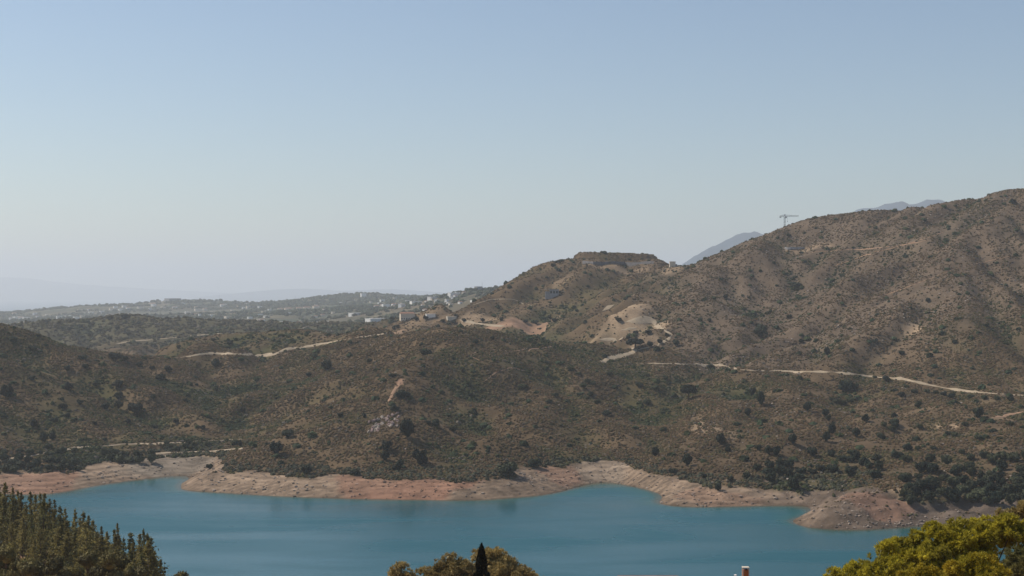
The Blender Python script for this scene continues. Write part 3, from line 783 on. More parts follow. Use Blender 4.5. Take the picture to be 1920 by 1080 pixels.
def cover():
    PX, PZ, PS, PT = [], [], [], []
    for (y0, y1, n, size) in ((590, 672, 26000, (.25, .8)), (560, 1130, 290000, (.45, .95)), (1000, 1720, 250000, (.5, 1.2)), (1700, 2320, 34000, (1.4, 3.4))):
        x, y = sample(n, y0, y1)
        z = ground_z(x, y); s = np.clip(sandy(x, y, z), 0, 1); g = greenness(x, y)
        bz = beach(x, y, z); sc = blob(x, y, scars)
        keep = (z > .8) & (bz < .45) & ~on_road(x, y)
        if y0 == 590: keep = (z > 1.2) & (x > 105) & (y < 668) & (RNG.random(n) < .05 + .25 * sstep(.1, .6, fbm(x, y, 9, 3, 161)) + .12 * sstep(4, 8, z))
        keep &= RNG.random(n) > sc * .95
        clump = sstep(-.75, .25, fbm(x, y, 16, 3, 111)) * (1 - .35 * s) + .1
        keep &= RNG.random(n) < clump
        if y0 == 560: keep &= RNG.random(n) > s * .9
        if y0 == 1000: keep &= (RNG.random(n) < .35 + .65 * s) & ((y > 1100) | (s > .4))
        x, y, z, s, g = x[keep], y[keep], z[keep], s[keep], g[keep]; n = len(x)
        k = RNG.random(n); g2 = np.clip(g + RNG.normal(0, .22, n), 0, 1)
        r = size[0] + (size[1] - size[0]) * k ** 2
        r = r * (1 + .7 * (g2 > .8)) * (1 - .12 * s)
        rows = np.array([[.130, .084, .045], [.104, .086, .035], [.062, .068, .024], [.034, .046, .018]])
        f = g2 * 3; i0 = np.clip(f.astype(int), 0, 2); t = (f - i0)[:, None]
        c = rows[i0] * (1 - t) + rows[i0 + 1] * t
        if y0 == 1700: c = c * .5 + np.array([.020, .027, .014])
        dk = (RNG.random(n) < .08 + .12 * s)[:, None]
        c = np.where(dk, c * .6 + np.array([.01, .013, .006]), c)
        gy = (RNG.random(n) < .05)[:, None]; c = np.where(gy, np.array([.15, .125, .095]), c)
        c = c * (RNG.uniform(.64, .98, n)[:, None])
        PX.append(np.c_[x, y, z - .1 * r]); PT.append(c)
        PS.append(np.c_[r * RNG.uniform(.85, 1.25, n), r * RNG.uniform(.85, 1.25, n), r * RNG.uniform(.7, 1.2, n)])
    # taller bushes gathered in the gullies
    x, y = sample(120000, 620, 1650); z = ground_z(x, y); fl = G8(x, y, FLOWB)
    keep = (RNG.random(len(x)) < .55 * sstep(2.4, 4.0, fl + .9 * fbm(x, y, 45, 3, 151)) + .035) & (z > 9) & (beach(x, y, z) < .3) & ~on_road(x, y, 1.0) & (RNG.random(len(x)) > 1.2 * blob(x, y, scars))
    x, y, z = x[keep], y[keep], z[keep]; n = len(x); r = .8 + 2.1 * RNG.random(n) ** 2.4
    PX.append(np.c_[x, y, z - .15 * r]); PS.append(np.c_[r * RNG.uniform(.8, 1.25, n), r, r * RNG.uniform(.7, 1.15, n)])
    PT.append(np.array([.026, .036, .016]) * RNG.uniform(.55, 1.6, n)[:, None] * (1 + .10 * np.clip(RNG.normal(0, 1, (n, 1)), -1.5, 1.5) * np.array([1, 0, -.5])))
    # a denser, darker hem of bushes along the upper edge of the bare band
    x, y = sample(30000, 600, 860); z = ground_z(x, y)
    thr = np.interp(x, vx, vz)
    keep = (beach(x, y, z) < .5) & (z < thr + 2.2) & (z > 2) & ~on_road(x, y)
    x, y, z = x[keep], y[keep], z[keep]; n = len(x); r = RNG.uniform(.5, 1.3, n)
    PX.append(np.c_[x, y, z - .1]); PS.append(np.c_[r, r, r * RNG.uniform(.8, 1.3, n)]); PT.append(np.array([.05, .05, .03]) * RNG.uniform(.6, 1.5, n)[:, None])
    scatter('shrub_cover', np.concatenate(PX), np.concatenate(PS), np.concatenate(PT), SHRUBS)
cover()

def stones():
    x, y = sample(260000, 590, 860); z = ground_z(x, y)
    b = beach(x, y, z); dens = np.clip(.22 + .9 * sstep(.0, .7, fbm(x, y, 30, 3, 121)) * (.35 + 1.5 * sstep(90, 150, x) + .5 * sstep(-200, -235, x)), 0, 1)
    keep = (b > .5) & (z > .1) & (RNG.random(len(x)) < dens * .55)
    x, y, z = x[keep], y[keep], z[keep]; n = len(x)
    r = .14 + .75 * RNG.random(n) ** 6
    rd = blob(x, y, redz)[:, None]
    c = (np.array([.25, .20, .16]) * (1 - rd) + np.array([.27, .165, .115]) * rd) * RNG.uniform(.5, 1.4, n)[:, None]
    pos = [np.c_[x, y, z - .1 * r]]; sc = [np.c_[r * RNG.uniform(.8, 1.6, n), r, r * RNG.uniform(.6, 1.1, n)]]; tt = [c]
    # pale stones on the stony slopes
    x, y = sample(60000, 640, 1500); z = ground_z(x, y); s = np.clip(sandy(x, y, z), 0, 1)
    keep = (beach(x, y, z) < .3) & (z > 3) & (RNG.random(len(x)) < (.03 + .5 * s) * sstep(-.1, .6, fbm(x, y, 40, 3, 131)))
    x, y, z = x[keep], y[keep], z[keep]; n = len(x); r = RNG.uniform(.35, .9, n)
    pos.append(np.c_[x, y, z]); sc.append(np.c_[r * RNG.uniform(.8, 1.6, n), r, r * .8]); tt.append(np.array([.34, .28, .235]) * RNG.uniform(.6, 1.2, n)[:, None])
    scatter('scattered_stones', np.concatenate(pos), np.concatenate(sc), np.concatenate(tt), STONES)
stones()

# trees too far off to tell apart, on the coastal hills
def far_wood():
    n = 60000
    x, y = sample(n, 2300, 7000, 1.05); z = GF(x, y)
    keep = (fbm(x, y, 240, 3, 141) + .7 * fbm(x, y, 60, 2, 143) > -.2 + .5 * RNG.random(n)) & (z > -40)
    x, y, z = x[keep], y[keep], z[keep]; n = len(x); r = RNG.uniform(2.0, 6.0, n) * (.6 + y / 9000)
    scatter('far_woodland', np.c_[x, y, z], np.c_[r * 1.2, r * 1.2, r * RNG.uniform(.8, 1.3, n)], np.array([.045, .055, .032]) * RNG.uniform(.6, 1.5, n)[:, None], SHRUBS)
far_wood()

# ------------------------------------------------------------------ haze
mb = MB(); mb.box(-30000, 30000, -400, 47000, -130, 800)
hm = bpy.data.materials.new('haze_air'); hm.use_nodes = True
hm.node_tree.nodes.remove(hm.node_tree.nodes['Principled BSDF'])
pv = hm.node_tree.nodes.new('ShaderNodeVolumePrincipled')
pv.inputs['Color'].default_value = (*HAZE_COLOR, 1)
pv.inputs['Density'].default_value = HAZE_DENSITY
pv.inputs['Anisotropy'].default_value = HAZE_ANISO
hm.node_tree.links.new(pv.outputs[0], hm.node_tree.nodes['Material Output'].inputs['Volume'])
tag(mb.build('haze', hm), kind='stuff')

# ------------------------------------------------------------------ trees
def quads(c, nrm, w, h, rng, jit=.5):
    """leaf-clump faces: centres c (n,3), facing nrm with some scatter, half sizes w and h (n)"""
    n = len(c)
    d = nrm + rng.normal(0, jit, (n, 3)); d /= np.linalg.norm(d, axis=1)[:, None] + 1e-9
    t = rng.normal(0, 1, (n, 3)); u = np.cross(d, t); u /= np.linalg.norm(u, axis=1)[:, None] + 1e-9
    v = np.cross(d, u); w = np.broadcast_to(w, n)[:, None]; h = np.broadcast_to(h, n)[:, None]
    V = np.stack([c - u * w, c + v * h * .8 - u * w * .1, c + u * w, c - v * h], 1)
    return V.reshape(-1, 3)

def quad_mesh(name, V, material, core=None):
    n = len(V)
    V = np.asarray(V); L = np.arange(n)
    if core is not None:
        cv, cf = core
        L = np.concatenate([L, (np.array(cf) + n).ravel()]); V = np.concatenate([V, cv])
    return mesh_np(name, V, 4, L, [material])

def ball(center, rad, seed, n=6, m=8):
    """a lumpy closed quad ball as the dense heart of a crown"""
    r = np.random.default_rng(seed); V = []; Fc = []
    for i in range(n + 1):
        for j in range(m):
            th = math.pi * (i + .02) / (n + .04); ph = 2 * math.pi * j / m
            k = r.uniform(.8, 1.15)
            V.append((center[0] + rad[0] * k * math.sin(th) * math.cos(ph), center[1] + rad[1] * k * math.sin(th) * math.sin(ph), center[2] + rad[2] * k * math.cos(th)))
    for i in range(n):
        for j in range(m): Fc.append((i * m + j, (i + 1) * m + j, (i + 1) * m + (j + 1) % m, i * m + (j + 1) % m))
    return np.array(V), Fc

def merge_cores(cs):
    V = []; Fc = []; b = 0
    for v, f in cs:
        V.append(v); Fc += [tuple(i + b for i in q) for q in f]; b += len(v)
    return np.concatenate(V), Fc

def crown_round(seed, material, lobes=11, per=60, wide=1.0, tall=1.0, low=0.1, leaf=.13):
    """unit crown (radius 1, foot at z 0): lobes of leaf clumps round a dense heart"""
    r = np.random.default_rng(seed); V = []; cores = []
    for k in range(lobes):
        a = 2 * math.pi * (k + r.uniform(-.3, .3)) / lobes * 2.4; e = r.uniform(-.15, 1.0)
        rr = r.uniform(.30, .46); d = r.uniform(.40, .68)
        c = np.array([math.cos(a) * d * math.cos(e) * wide, math.sin(a) * d * math.cos(e) * wide, (low + .85 + d * math.sin(e) * 1.05) * tall * .8])
        dirs = r.normal(0, 1, (per, 3)); dirs /= np.linalg.norm(dirs, axis=1)[:, None]
        p = c + dirs * rr * r.uniform(.75, 1.12, (per, 1))
        V.append(quads(p, dirs, r.uniform(.6, 1.2, per) * leaf, r.uniform(.6, 1.2, per) * leaf, r))
        cores.append(ball(c, (rr * .8,) * 3, seed * 31 + k, 4, 6))
    cores.append(ball((0, 0, (low + .8) * tall * .8), (.55 * wide, .55 * wide, .6 * tall), seed + 5, 5, 8))
    return quad_mesh('crown', np.concatenate(V), material, merge_cores(cores))

def trunk_short(seed, material, top=.9):
    r = random.Random(seed); mb = MB()
    mb.tube([(0, 0, -.25), (r.uniform(-.05, .05), r.uniform(-.05, .05), .25), (r.uniform(-.1, .1), r.uniform(-.1, .1), top)], [.11, .085, .03], 6)
    for k in range(4):
        a = k * 1.6 + r.uniform(-.3, .3)
        mb.tube([(0, 0, .2), (math.cos(a) * .25, math.sin(a) * .25, .5), (math.cos(a) * .5, math.sin(a) * .5, .85)], [.05, .035, .015], 5)
    return mb.mesh('trunk', material, True)

OAKS = [crown_round(300 + k, M_oak, lobes=random.choice((9, 11, 13)), wide=random.uniform(.9, 1.1), tall=random.uniform(.85, 1.1)) for k in range(6)]
OLIVES = [crown_round(330 + k, M_olive, lobes=9, per=50, tall=.8) for k in range(4)]
M_scrub = leafy('scrub_leaf', (.16, .13, .035), (.09, .075, .035), 0.1, .4, .8, True)
BUSHN = [crown_round(340 + k, M_scrub, lobes=12, per=170, leaf=.075) for k in range(4)]
TRUNKS = [trunk_short(350 + k, M_bark) for k in range(3)]

def umbrella_crown(seed, material):
    r = np.random.default_rng(seed); V = []; cores = []
    for k in range(24):
        a = k * 2.4; d = math.sqrt((k + .5) / 24) * .82
        c = np.array([math.cos(a) * d, math.sin(a) * d, 1.12 + r.uniform(-.06, .06) - .42 * d * d])
        n = 70; dirs = r.normal(0, 1, (n, 3)); dirs[:, 2] = np.abs(dirs[:, 2]) * .9 - .2; dirs /= np.linalg.norm(dirs, axis=1)[:, None]
        V.append(quads(c + dirs * .27, dirs, r.uniform(.07, .13, n), r.uniform(.07, .13, n), r)); cores.append(ball(c, (.24, .24, .24), seed + k, 4, 6))
    return quad_mesh('crown', np.concatenate(V), material, merge_cores(cores))
def umbrella_trunk(material):
    mb = MB(); mb.tube([(0, 0, -.2), (.03, 0, .5), (.02, .02, 1.15)], [.12, .10, .07], 7)
    for k in range(5):
        a = k * 1.26; mb.tube([(.03, 0, .75), (math.cos(a) * .3, math.sin(a) * .3, 1.05), (math.cos(a) * .55, math.sin(a) * .55, 1.22)], [.04, .028, .015], 5)
    return mb.mesh('trunk', material, True)

def plant(name, cat, label, group, loc, crown, trunk, sx, sz, rz=0.0):
    t = tag(empty(name, loc, rz), label, cat, group)
    a = obj('crown', crown, t); b = obj('trunk', trunk, t)
    for k in (a, b): k.scale = (sx, sx, sz)
    return t

def place(px, py, w, h):
    """foot of a plant whose crown is centred at (px, py) and w by h pixels big"""
    c = cast([(px, py + h * .42)])[0]
    if c is None: return None
    return c, w * c[1] / F, h * c[1] / F

# (picture x, y of the crown, width, height, what sets it apart or the family it belongs to)
TREES = [
    (404, 682, 20, 23, 'round dark oak standing alone below the left dirt track'), (12, 732, 26, 34, 'broad dark oak cut by the left edge of the photo'), (300, 708, 26, 18, 'L'), (315, 692, 18, 15, 'L'), (261, 684, 15, 13, 'L'), (221, 722, 24, 19, 'L'), (222, 741, 21, 18, 'L'), (198, 762, 20, 16, 'L'),
    (222, 759, 22, 18, 'L'), (254, 766, 29, 28, 'biggest dark oak in the middle of the left hillside'), (128, 725, 20, 20, 'L'), (160, 687, 14, 13, 'L'), (126, 690, 15, 14, 'L'), (60, 654, 18, 14, 'L'), (26, 637, 12, 12, 'L'), (155, 670, 22, 12, 'L'), (214, 669, 30, 18, 'L'), (232, 672, 20, 14, 'L'), (455, 770, 12, 11, 'L'), (347, 750, 11, 9, 'L'),
    (178, 793, 10, 11, 'L'), (82, 820, 17, 22, 'L'), (98, 818, 16, 20, 'L'), (64, 795, 15, 20, 'L'), (119, 762, 18, 14, 'L'), (126, 779, 12, 12, 'L'), (103, 787, 18, 14, 'L'), (287, 745, 14, 12, 'L'), (285, 690, 12, 11, 'L'), (180, 720, 12, 11, 'L'), (150, 755, 16, 13, 'L'), (60, 710, 15, 13, 'L'), (240, 790, 14, 12, 'L'), (290, 800, 15, 12, 'L'), (330, 790, 13, 11, 'L'), (380, 800, 12, 10, 'L'),
    (429, 643, 11, 10, 'C'), (335, 650, 9, 9, 'C'), (400, 637, 9, 8, 'C'), (433, 642, 9, 9, 'C'), (71, 629, 9, 8, 'C'), (560, 633, 8, 7, 'C'),
    (235, 593, 22, 13, 'dark crown on top of the wooded hill before the coast'), (205, 596, 14, 9, 'F'), (172, 607, 13, 10, 'F'), (150, 612, 12, 10, 'F'), (190, 620, 12, 10, 'F'), (130, 616, 12, 10, 'F'), (220, 615, 12, 9, 'F'), (170, 628, 12, 9, 'F'), (205, 634, 12, 9, 'F'), (110, 606, 12, 8, 'F'), (85, 604, 11, 9, 'F'), (240, 625, 11, 9, 'F'), (260, 605, 10, 8, 'F'),
    (612, 685, 22, 24, 'dark rounded oak beside a pale patch on the saddle, mid left'), (793, 660, 18, 13, 'M'), (804, 660, 15, 13, 'M'), (754, 740, 34, 22, 'wide dark tree leaning over the orange path'), (739, 766, 20, 15, 'dark tree just above the mauve rock outcrop'), (639, 778, 14, 13, 'M'), (683, 778, 10, 13, 'M'), (764, 806, 34, 44, 'biggest dark tree, right beside the mauve rock outcrop'), (817, 793, 17, 21, 'M'), (850, 802, 22, 17, 'round green bush right of the biggest dark tree on the middle hill'),
    (804, 792, 12, 12, 'M'), (579, 703, 13, 11, 'M'), (540, 812, 24, 20, 'M'), (736, 703, 20, 9, 'M'), (868, 695, 8, 9, 'M'), (724, 835, 24, 26, 'M'), (722, 856, 20, 22, 'M'), (788, 855, 32, 40, 'dark two-lobed tree low on the middle hill over the red shore'), (749, 872, 19, 24, 'M'), (518, 840, 28, 28, 'dark oak on the nose of the middle hill, left end'), (667, 886, 20, 16, 'M'), (574, 881, 24, 21, 'round bush hanging over the pale spit'), (393, 874, 14, 14, 'M'), (450, 831, 9, 17, 'M'),
    (953, 878, 50, 34, 'widest green bush at the edge of the bare shore, below the middle hill'), (1000, 868, 30, 22, 'dark bush right of the widest green shore bush'), (742, 877, 16, 16, 'M'), (892, 641, 14, 11, 'M'), (923, 634, 12, 9, 'M'), (883, 741, 10, 11, 'M'), (980, 723, 20, 14, 'V'), (1024, 678, 14, 10, 'V'), (1102, 714, 14, 13, 'V'), (1094, 722, 16, 14, 'V'), (1112, 718, 14, 14, 'V'), (1138, 774, 22, 12, 'dark flat bush below a bright green patch in the valley'), (1100, 745, 16, 12, 'V'), (1120, 752, 18, 12, 'V'), (1030, 752, 15, 12, 'V'), (1040, 740, 16, 12, 'V'), (1143, 700, 14, 11, 'V'), (1070, 690, 16, 11, 'V'), (1085, 700, 14, 10, 'V'),
    (1212, 703, 13, 11, 'V'), (1198, 720, 17, 15, 'V'), (1229, 727, 20, 14, 'V'), (1248, 709, 12, 12, 'V'), (1254, 718, 12, 12, 'V'), (1248, 767, 16, 13, 'V'), (1212, 753, 20, 15, 'V'), (1244, 805, 15, 14, 'V'), (1229, 847, 18, 23, 'R'), (1351, 823, 22, 27, 'R'), (1289, 862, 21, 28, 'R'), (1261, 884, 16, 14, 'R'), (1365, 842, 14, 14, 'R'), (1455, 845, 21, 24, 'R'), (1486, 824, 19, 25, 'R'), (1444, 872, 25, 24, 'R'),
    (1464, 883, 28, 26, 'R'), (1446, 896, 26, 26, 'R'), (1489, 905, 24, 36, 'tall dark tree overhanging the rocky bank left of the spit'), (1523, 847, 20, 24, 'R'), (1478, 869, 25, 24, 'R'), (1550, 819, 18, 25, 'R'), (1561, 802, 17, 28, 'R'), (1346, 912, 14, 18, 'R'), (1422, 840, 16, 14, 'R'), (1400, 890, 18, 16, 'R'), (1370, 900, 16, 14, 'R'), (1320, 893, 14, 13, 'R'),
    (1605, 810, 19, 23, 'R'), (1701, 838, 22, 16, 'R'), (1818, 872, 27, 25, 'S'), (1834, 819, 20, 15, 'S'), (1880, 852, 30, 24, 'S'), (1216, 623, 15, 11, 'W'), (1219, 646, 13, 14, 'W'), (1237, 639, 12, 11, 'W'), (1268, 644, 16, 15, 'W'), (1160, 600, 14, 11, 'W'), (1192, 624, 12, 9, 'W'), (1178, 632, 11, 8, 'W'), (1250, 628, 10, 8, 'W'),
    (1427, 621, 32, 30, 'large dark tree filling the gully on the stony right hill'), (1411, 734, 14, 20, 'left of two neighbouring dark trees below the gully track'), (1427, 748, 18, 33, 'taller right one of two neighbouring dark trees below the gully track'), (1402, 772, 14, 21, 'slim dark tree under the two neighbouring trees'), (1514, 762, 19, 24, 'R'), (1548, 773, 14, 20, 'R'), (1554, 783, 13, 16, 'R'), (1586, 722, 32, 30, 'large dark tree just below the long white track'), (1603, 726, 17, 18, 'smaller tree touching the large dark tree below the long white track'), (1332, 687, 18, 10, 'R'), (1551, 659, 14, 20, 'lone green tree on the slope above the long white track'), (1834, 774, 26, 26, 'dark oak standing alone near the end of the red path, right'),
    (1662, 710, 17, 14, 'R'), (1784, 742, 17, 14, 'R'), (1722, 759, 15, 18, 'R'), (1676, 778, 14, 13, 'R'), (1677, 791, 22, 15, 'R'), (1623, 784, 17, 20, 'R'), (1570, 752, 18, 15, 'G'), (1582, 754, 17, 15, 'G'), (1594, 750, 16, 14, 'G'), (1560, 748, 14, 12, 'G'), (1606, 748, 14, 13, 'G'), (1493, 535, 25, 12, 'dark thicket high in the gully of the right hill'), (1900, 378, 14, 14, 'dark tree near the top right end of the ridge'), (1480, 594, 12, 9, 'T'), (1640, 640, 12, 10, 'T'), (1740, 563, 11, 11, 'T'), (1690, 662, 13, 10, 'T'), (1790, 640, 12, 10, 'T'), (1360, 556, 12, 9, 'T'), (1330, 600, 11, 9, 'T'), (1502, 640, 12, 10, 'T'), (1850, 610, 11, 9, 'T'),
    (1738, 732, 14, 12, 'K'), (1755, 735, 12, 12, 'K'), (1770, 738, 15, 13, 'K'), (1820, 742, 16, 13, 'K'), (1845, 744, 14, 13, 'K'), (1870, 746, 16, 14, 'K'), (1895, 748, 15, 12, 'K'), (1700, 724, 13, 11, 'K'), (1715, 733, 15, 12, 'K'), (1690, 740, 16, 13, 'K'), (1640, 706, 12, 9, 'K'),
    (870, 600, 9, 9, 'E'), (905, 600, 10, 9, 'E'), (940, 598, 10, 9, 'E'), (985, 602, 11, 9, 'E'), (1005, 604, 12, 10, 'E'), (1040, 600, 13, 10, 'E'), (1030, 594, 10, 8, 'E'), (850, 604, 12, 9, 'E'), (1050, 490, 6, 8, 'E'), (1037, 497, 11, 9, 'E'),
    (780, 597, 13, 9, 'D'), (798, 596, 13, 9, 'D'), (735, 598, 12, 10, 'D'), (745, 612, 9, 9, 'D'), (738, 616, 9, 8, 'D'), (855, 592, 9, 7, 'D'), (830, 601, 10, 8, 'D'),
]
# bushes along the left shore and thicket over the right shore, packed closely
def thicket(rect, n, w, fam, seed):
    r = random.Random(seed); x0, x1, y0, y1 = rect; got = []
    for _ in range(n * 30):
        if len(got) >= n: break
        x, y = r.uniform(x0, x1), r.uniform(y0, y1)
        if all(abs(x - a) + 1.6 * abs(y - b) > w * .75 for a, b in got): got.append((x, y))
    return [(x, y, r.uniform(.75, 1.25) * w, r.uniform(.65, 1.1) * w, fam) for x, y in got]
TREES += thicket((-10, 148, 855, 880), 20, 24, 'B', 1) + thicket((190, 288, 845, 860), 10, 24, 'B', 2) + thicket((5, 140, 835, 852), 9, 16, 'B', 3) + thicket((300, 440, 826, 840), 9, 16, 'B', 8)
TREES += thicket((1690, 1935, 895, 938), 34, 30, 'S', 4) + thicket((1640, 1930, 850, 895), 26, 26, 'S', 5) + thicket((1420, 1640, 830, 900), 20, 21, 'R', 6) + thicket((1640, 1900, 790, 850), 14, 16, 'S', 7)
USED = {}
MARKS = [(404, 682, 'the lone oak under the left track'), (12, 732, 'the oak cut by the left edge'), (254, 766, 'the biggest left-hill oak'), (754, 740, 'the wide tree beside the orange path'), (722, 795, 'the mauve rock outcrop'), (953, 878, 'the widest shore bush'), (518, 840, 'the oak on the nose of the middle hill'),
         (1191, 646, 'the umbrella pine'), (1291, 737, 'the flat-crowned valley pine'), (1427, 621, 'the tree filling the right gully'), (1586, 722, 'the large tree under the white track'), (1420, 742, 'the two neighbouring dark trees'), (1489, 905, 'the tree overhanging the rocky bank'), (1834, 774, 'the oak by the red path'), (1600, 940, 'the bare right spit'),
         (763, 601, 'the terracotta-roofed villa'), (1160, 497, 'the long retaining wall'), (290, 872, 'the cove beach'), (235, 593, 'the dark crown topping the wooded hill'), (1040, 545, 'the unfinished villa'), (130, 905, 'the red left shore'), (1850, 960, 'the right end of the shore')]
def describe(px, py, head, marks=MARKS, near=None):
    """a label that tells where a plant stands from the things one can find beside it; shared only if nothing tells two apart"""
    md = sorted(marks, key=lambda m: math.hypot(px - m[0], py - m[1]))
    best = None
    for m in md[:near or 3]:
        dx, dy = px - m[0], py - m[1]; r = math.hypot(dx, dy); a = (math.degrees(math.atan2(-dy, dx)) + 22.5) % 360
        side = ('right of', 'above right of', 'above', 'above left of', 'left of', 'below left of', 'below', 'below right of')[int(a // 45)]
        far = 'close' if r < 28 else 'a little' if r < 60 else 'some way' if r < 110 else 'far'
        lab = '%s, %s %s %s' % (head, far, side, m[2])
        if len(lab.split()) > 16: continue
        if lab not in USED:
            USED[lab] = 1; return lab
        best = best or lab
    return best or lab
FAMILY = {
    'L': ('dark round oak scattered over the left hillside', 'oaks scattered over the left hillside'),
    'C': ('tiny dark bush on the second ridge behind the left saddle', 'bushes on the second ridge'),
    'F': ('blue-green tree on the wooded hill before the coast', 'trees on the wooded hill before the coast'),
    'M': ('dark bush or small oak on the middle hill above the lake', 'small oaks on the middle hill'),
    'V': ('dark green bush in the valley right of the middle hill', 'bushes in the valley right of the middle hill'),
    'R': ('dark round oak on the lower spur above the right shore', 'oaks on the lower right spur'),
    'S': ('bush of the close thicket on the right shore behind the spit', 'thicket behind the right spit'),
    'W': ('dark bush around the umbrella pine and the clearing', 'bushes around the umbrella pine'),
    'T': ('dark bush on the stony slope of the right hill', 'bushes on the stony right hill'),
    'K': ('bush lining the long white track on the right', 'bushes along the long white track'),
    'G': ('green bush in the clump below the large tree under the white track', 'clump under the white track'),
    'E': ('small dark bush along the foot of the flat-topped hill', 'bushes on the flat-topped hill'),
    'D': ('dark garden tree near the far villas', 'garden trees near the far villas'),
    'B': ('rounded green bush of the thicket along the left shore', 'thicket along the left shore'),
}
rt = random.Random(5)
for px, py, w, h, what in TREES:
    pl = place(px, py, w, h)
    if pl is None: continue
    c, wm, hm_ = pl
    fam = FAMILY.get(what)
    lab, grp = fam if fam else (what, None)
    kind_ = 'bush' if ('bush' in lab or 'thicket' in lab) else 'oak' if 'oak' in lab else 'tree'
    oak = not (what in 'BSGKV' and len(what) == 1 and rt.random() < .55) and 'green bush' not in lab
    cat = 'bush' if ('bush' in lab or 'thicket' in lab) else 'tree'
    if fam:
        size = 'tiny' if w * h < 110 else 'small' if w * h < 230 else 'mid-sized' if w * h < 430 else 'large'
        lab = describe(px, py, '%s %s%s %s' % (size, 'tall ' if h > 1.2 * w else 'flat ' if h < .7 * w else '', 'dark' if oak else 'grey-green', kind_))
    nm = 'bush' if cat == 'bush' else 'oak_tree'
    plant(nm, cat, lab, grp, (c[0], c[1], c[2] - .25), rt.choice(OAKS if oak else OLIVES), rt.choice(TRUNKS), wm * .5, hm_ * .56, rt.uniform(0, 6.28))
# the lone umbrella pine by the clearing
c, wm, hm_ = place(1191, 646, 30, 22)
plant('umbrella_pine', 'tree', 'green flat-topped umbrella pine at the bend of the white track', None, (c[0], c[1], c[2] - .2), umbrella_crown(77, M_oak), umbrella_trunk(M_bark), wm * .56, hm_ * .68, .4)
c, wm, hm_ = place(1291, 737, 28, 32)
plant('umbrella_pine', 'tree', 'flat-crowned pine with a dark shadow in the middle of the valley', None, (c[0], c[1], c[2] - .2), umbrella_crown(78, M_oak), umbrella_trunk(M_bark), wm * .55, hm_ * .66, 1.4)

# ------------------------------------------------------------------ pine wood on the left slope
def conifer_crown(seed, material, R=.13, z0=.24, prof=1.0):
    r = np.random.default_rng(seed); C = []; Nn = []; Wd = []; Hh = []; V = []
    nz = 24
    for k in range(nz):
        z = z0 + (1 - z0) * (k + r.uniform(-.4, .4)) / nz
        z = min(max(z, z0), .985)
        rad = R * 1.75 * (1 - (z - z0) / (1 - z0)) ** prof * r.uniform(.55, 1.3) + .006
        if z < z0 + .1: rad *= .7
        for b in range(6):
            if r.random() < .14: continue
            a = r.uniform(0, 6.28); L = rad * r.uniform(.6, 1.2)
            n = 6; t = np.linspace(.25, 1, n)
            p = np.c_[np.cos(a) * L * t, np.sin(a) * L * t, z + L * .35 * t * t - .01 + r.normal(0, .006, n)]
            p += r.normal(0, .008, (n, 3))
            V.append(quads(p, np.tile([math.cos(a) * .4, math.sin(a) * .4, .8], (n, 1)), r.uniform(.012, .022, n) * (1.2 - .62 * z), r.uniform(.016, .032, n) * (1.2 - .55 * z), r, .7))
    n = 10; V.append(quads(np.c_[np.zeros((n, 2)), np.linspace(.93, 1.0, n)], r.normal(0, 1, (n, 3)) * np.array([1, 1, .2]), .004, .016, r))
    return quad_mesh('crown', np.concatenate(V), material)
def conifer_trunk(seed, material):
    r = random.Random(seed); mb = MB(); s = r.uniform(-.01, .01)
    mb.tube([(0, 0, -.04), (s, 0, .3), (s * .5, s, .7), (0, 0, .985)], [.0125, .0105, .006, .0015], 6)
    for k in range(7):
        z = .18 + .05 * k; a = r.uniform(0, 6.28); L = r.uniform(.04, .09)
        mb.tube([(s, 0, z), (math.cos(a) * L, math.sin(a) * L, z + .02)], [.003, .001], 4)
    return mb.mesh('trunk', material, True)
PINES = [conifer_crown(400 + k, M_pine if k % 3 else M_darkpine, R=(.11, .14, .12, .16, .10, .13, .15)[k], z0=(.2, .3, .26, .18, .3, .22, .15)[k]) for k in range(7)]
PINES += [conifer_crown(440 + k, M_pine, R=(.115, .13, .10)[k], z0=(.38, .30, .45)[k], prof=(.45, .55, .4)[k]) for k in range(3)]
PTR = [conifer_trunk(420 + k, M_palebark if k % 2 else M_bark) for k in range(3)]
tops = [(-20, 900), (-4, 906), (10, 904), (24, 912), (34, 918), (40, 922), (57, 921), (66, 926), (75, 922), (83, 924), (93, 934), (102, 936), (112, 948), (122, 951), (141, 954), (150, 970), (156, 958), (166, 966), (174, 973), (190, 986), (201, 996), (214, 990), (220, 980), (232, 1006), (245, 996), (262, 1000), (269, 991), (276, 1000), (283, 1006), (301, 1050), (308, 1060)]
PW = 'slim conical pine of the dense wood on the left slope'
LAB = {(10, 904): 'pine at the top left corner of the wood against the red shore', (220, 980): 'slender pine with the tallest bare tip in the wood, against the water', (245, 996): 'open-branched pine at the thin right end of the wood', (269, 991): 'narrow pine beside a bare pole-like trunk at the end of the wood', (283, 1006): 'dense last tall pine at the right end of the wood', (301, 1050): 'short pale pine at the foot of the last tall pine'}
rp = random.Random(9)
spots = []
for px, py in tops:
    d = 322 - (px + 20) * .24 + rp.uniform(-6, 6)
    spots.append((px, py, d, rp.uniform(12.0, 15), LAB.get((px, py), PW)))
sil = np.array(sorted(tops), float)
for k in range(38):          # a second row close behind the skyline trees
    px = rp.uniform(-25, 285); py = float(np.interp(px, sil[:, 0], sil[:, 1])) + rp.uniform(12, 30)
    spots.append((px, py, 318 - (px + 20) * .24 + rp.uniform(-4, 10), rp.uniform(11, 14), PW))
for k in range(118):
    px = rp.uniform(-30, 300); lim = float(np.interp(px, sil[:, 0], sil[:, 1]))
    py = lim + 12 + (1095 - lim) * rp.random() ** 1.2
    d = 318 - (px + 20) * .24 - (py - lim) * .52 + rp.uniform(-10, 10)
    spots.append((px, py, max(d, 190), rp.uniform(9, 13.5), PW))
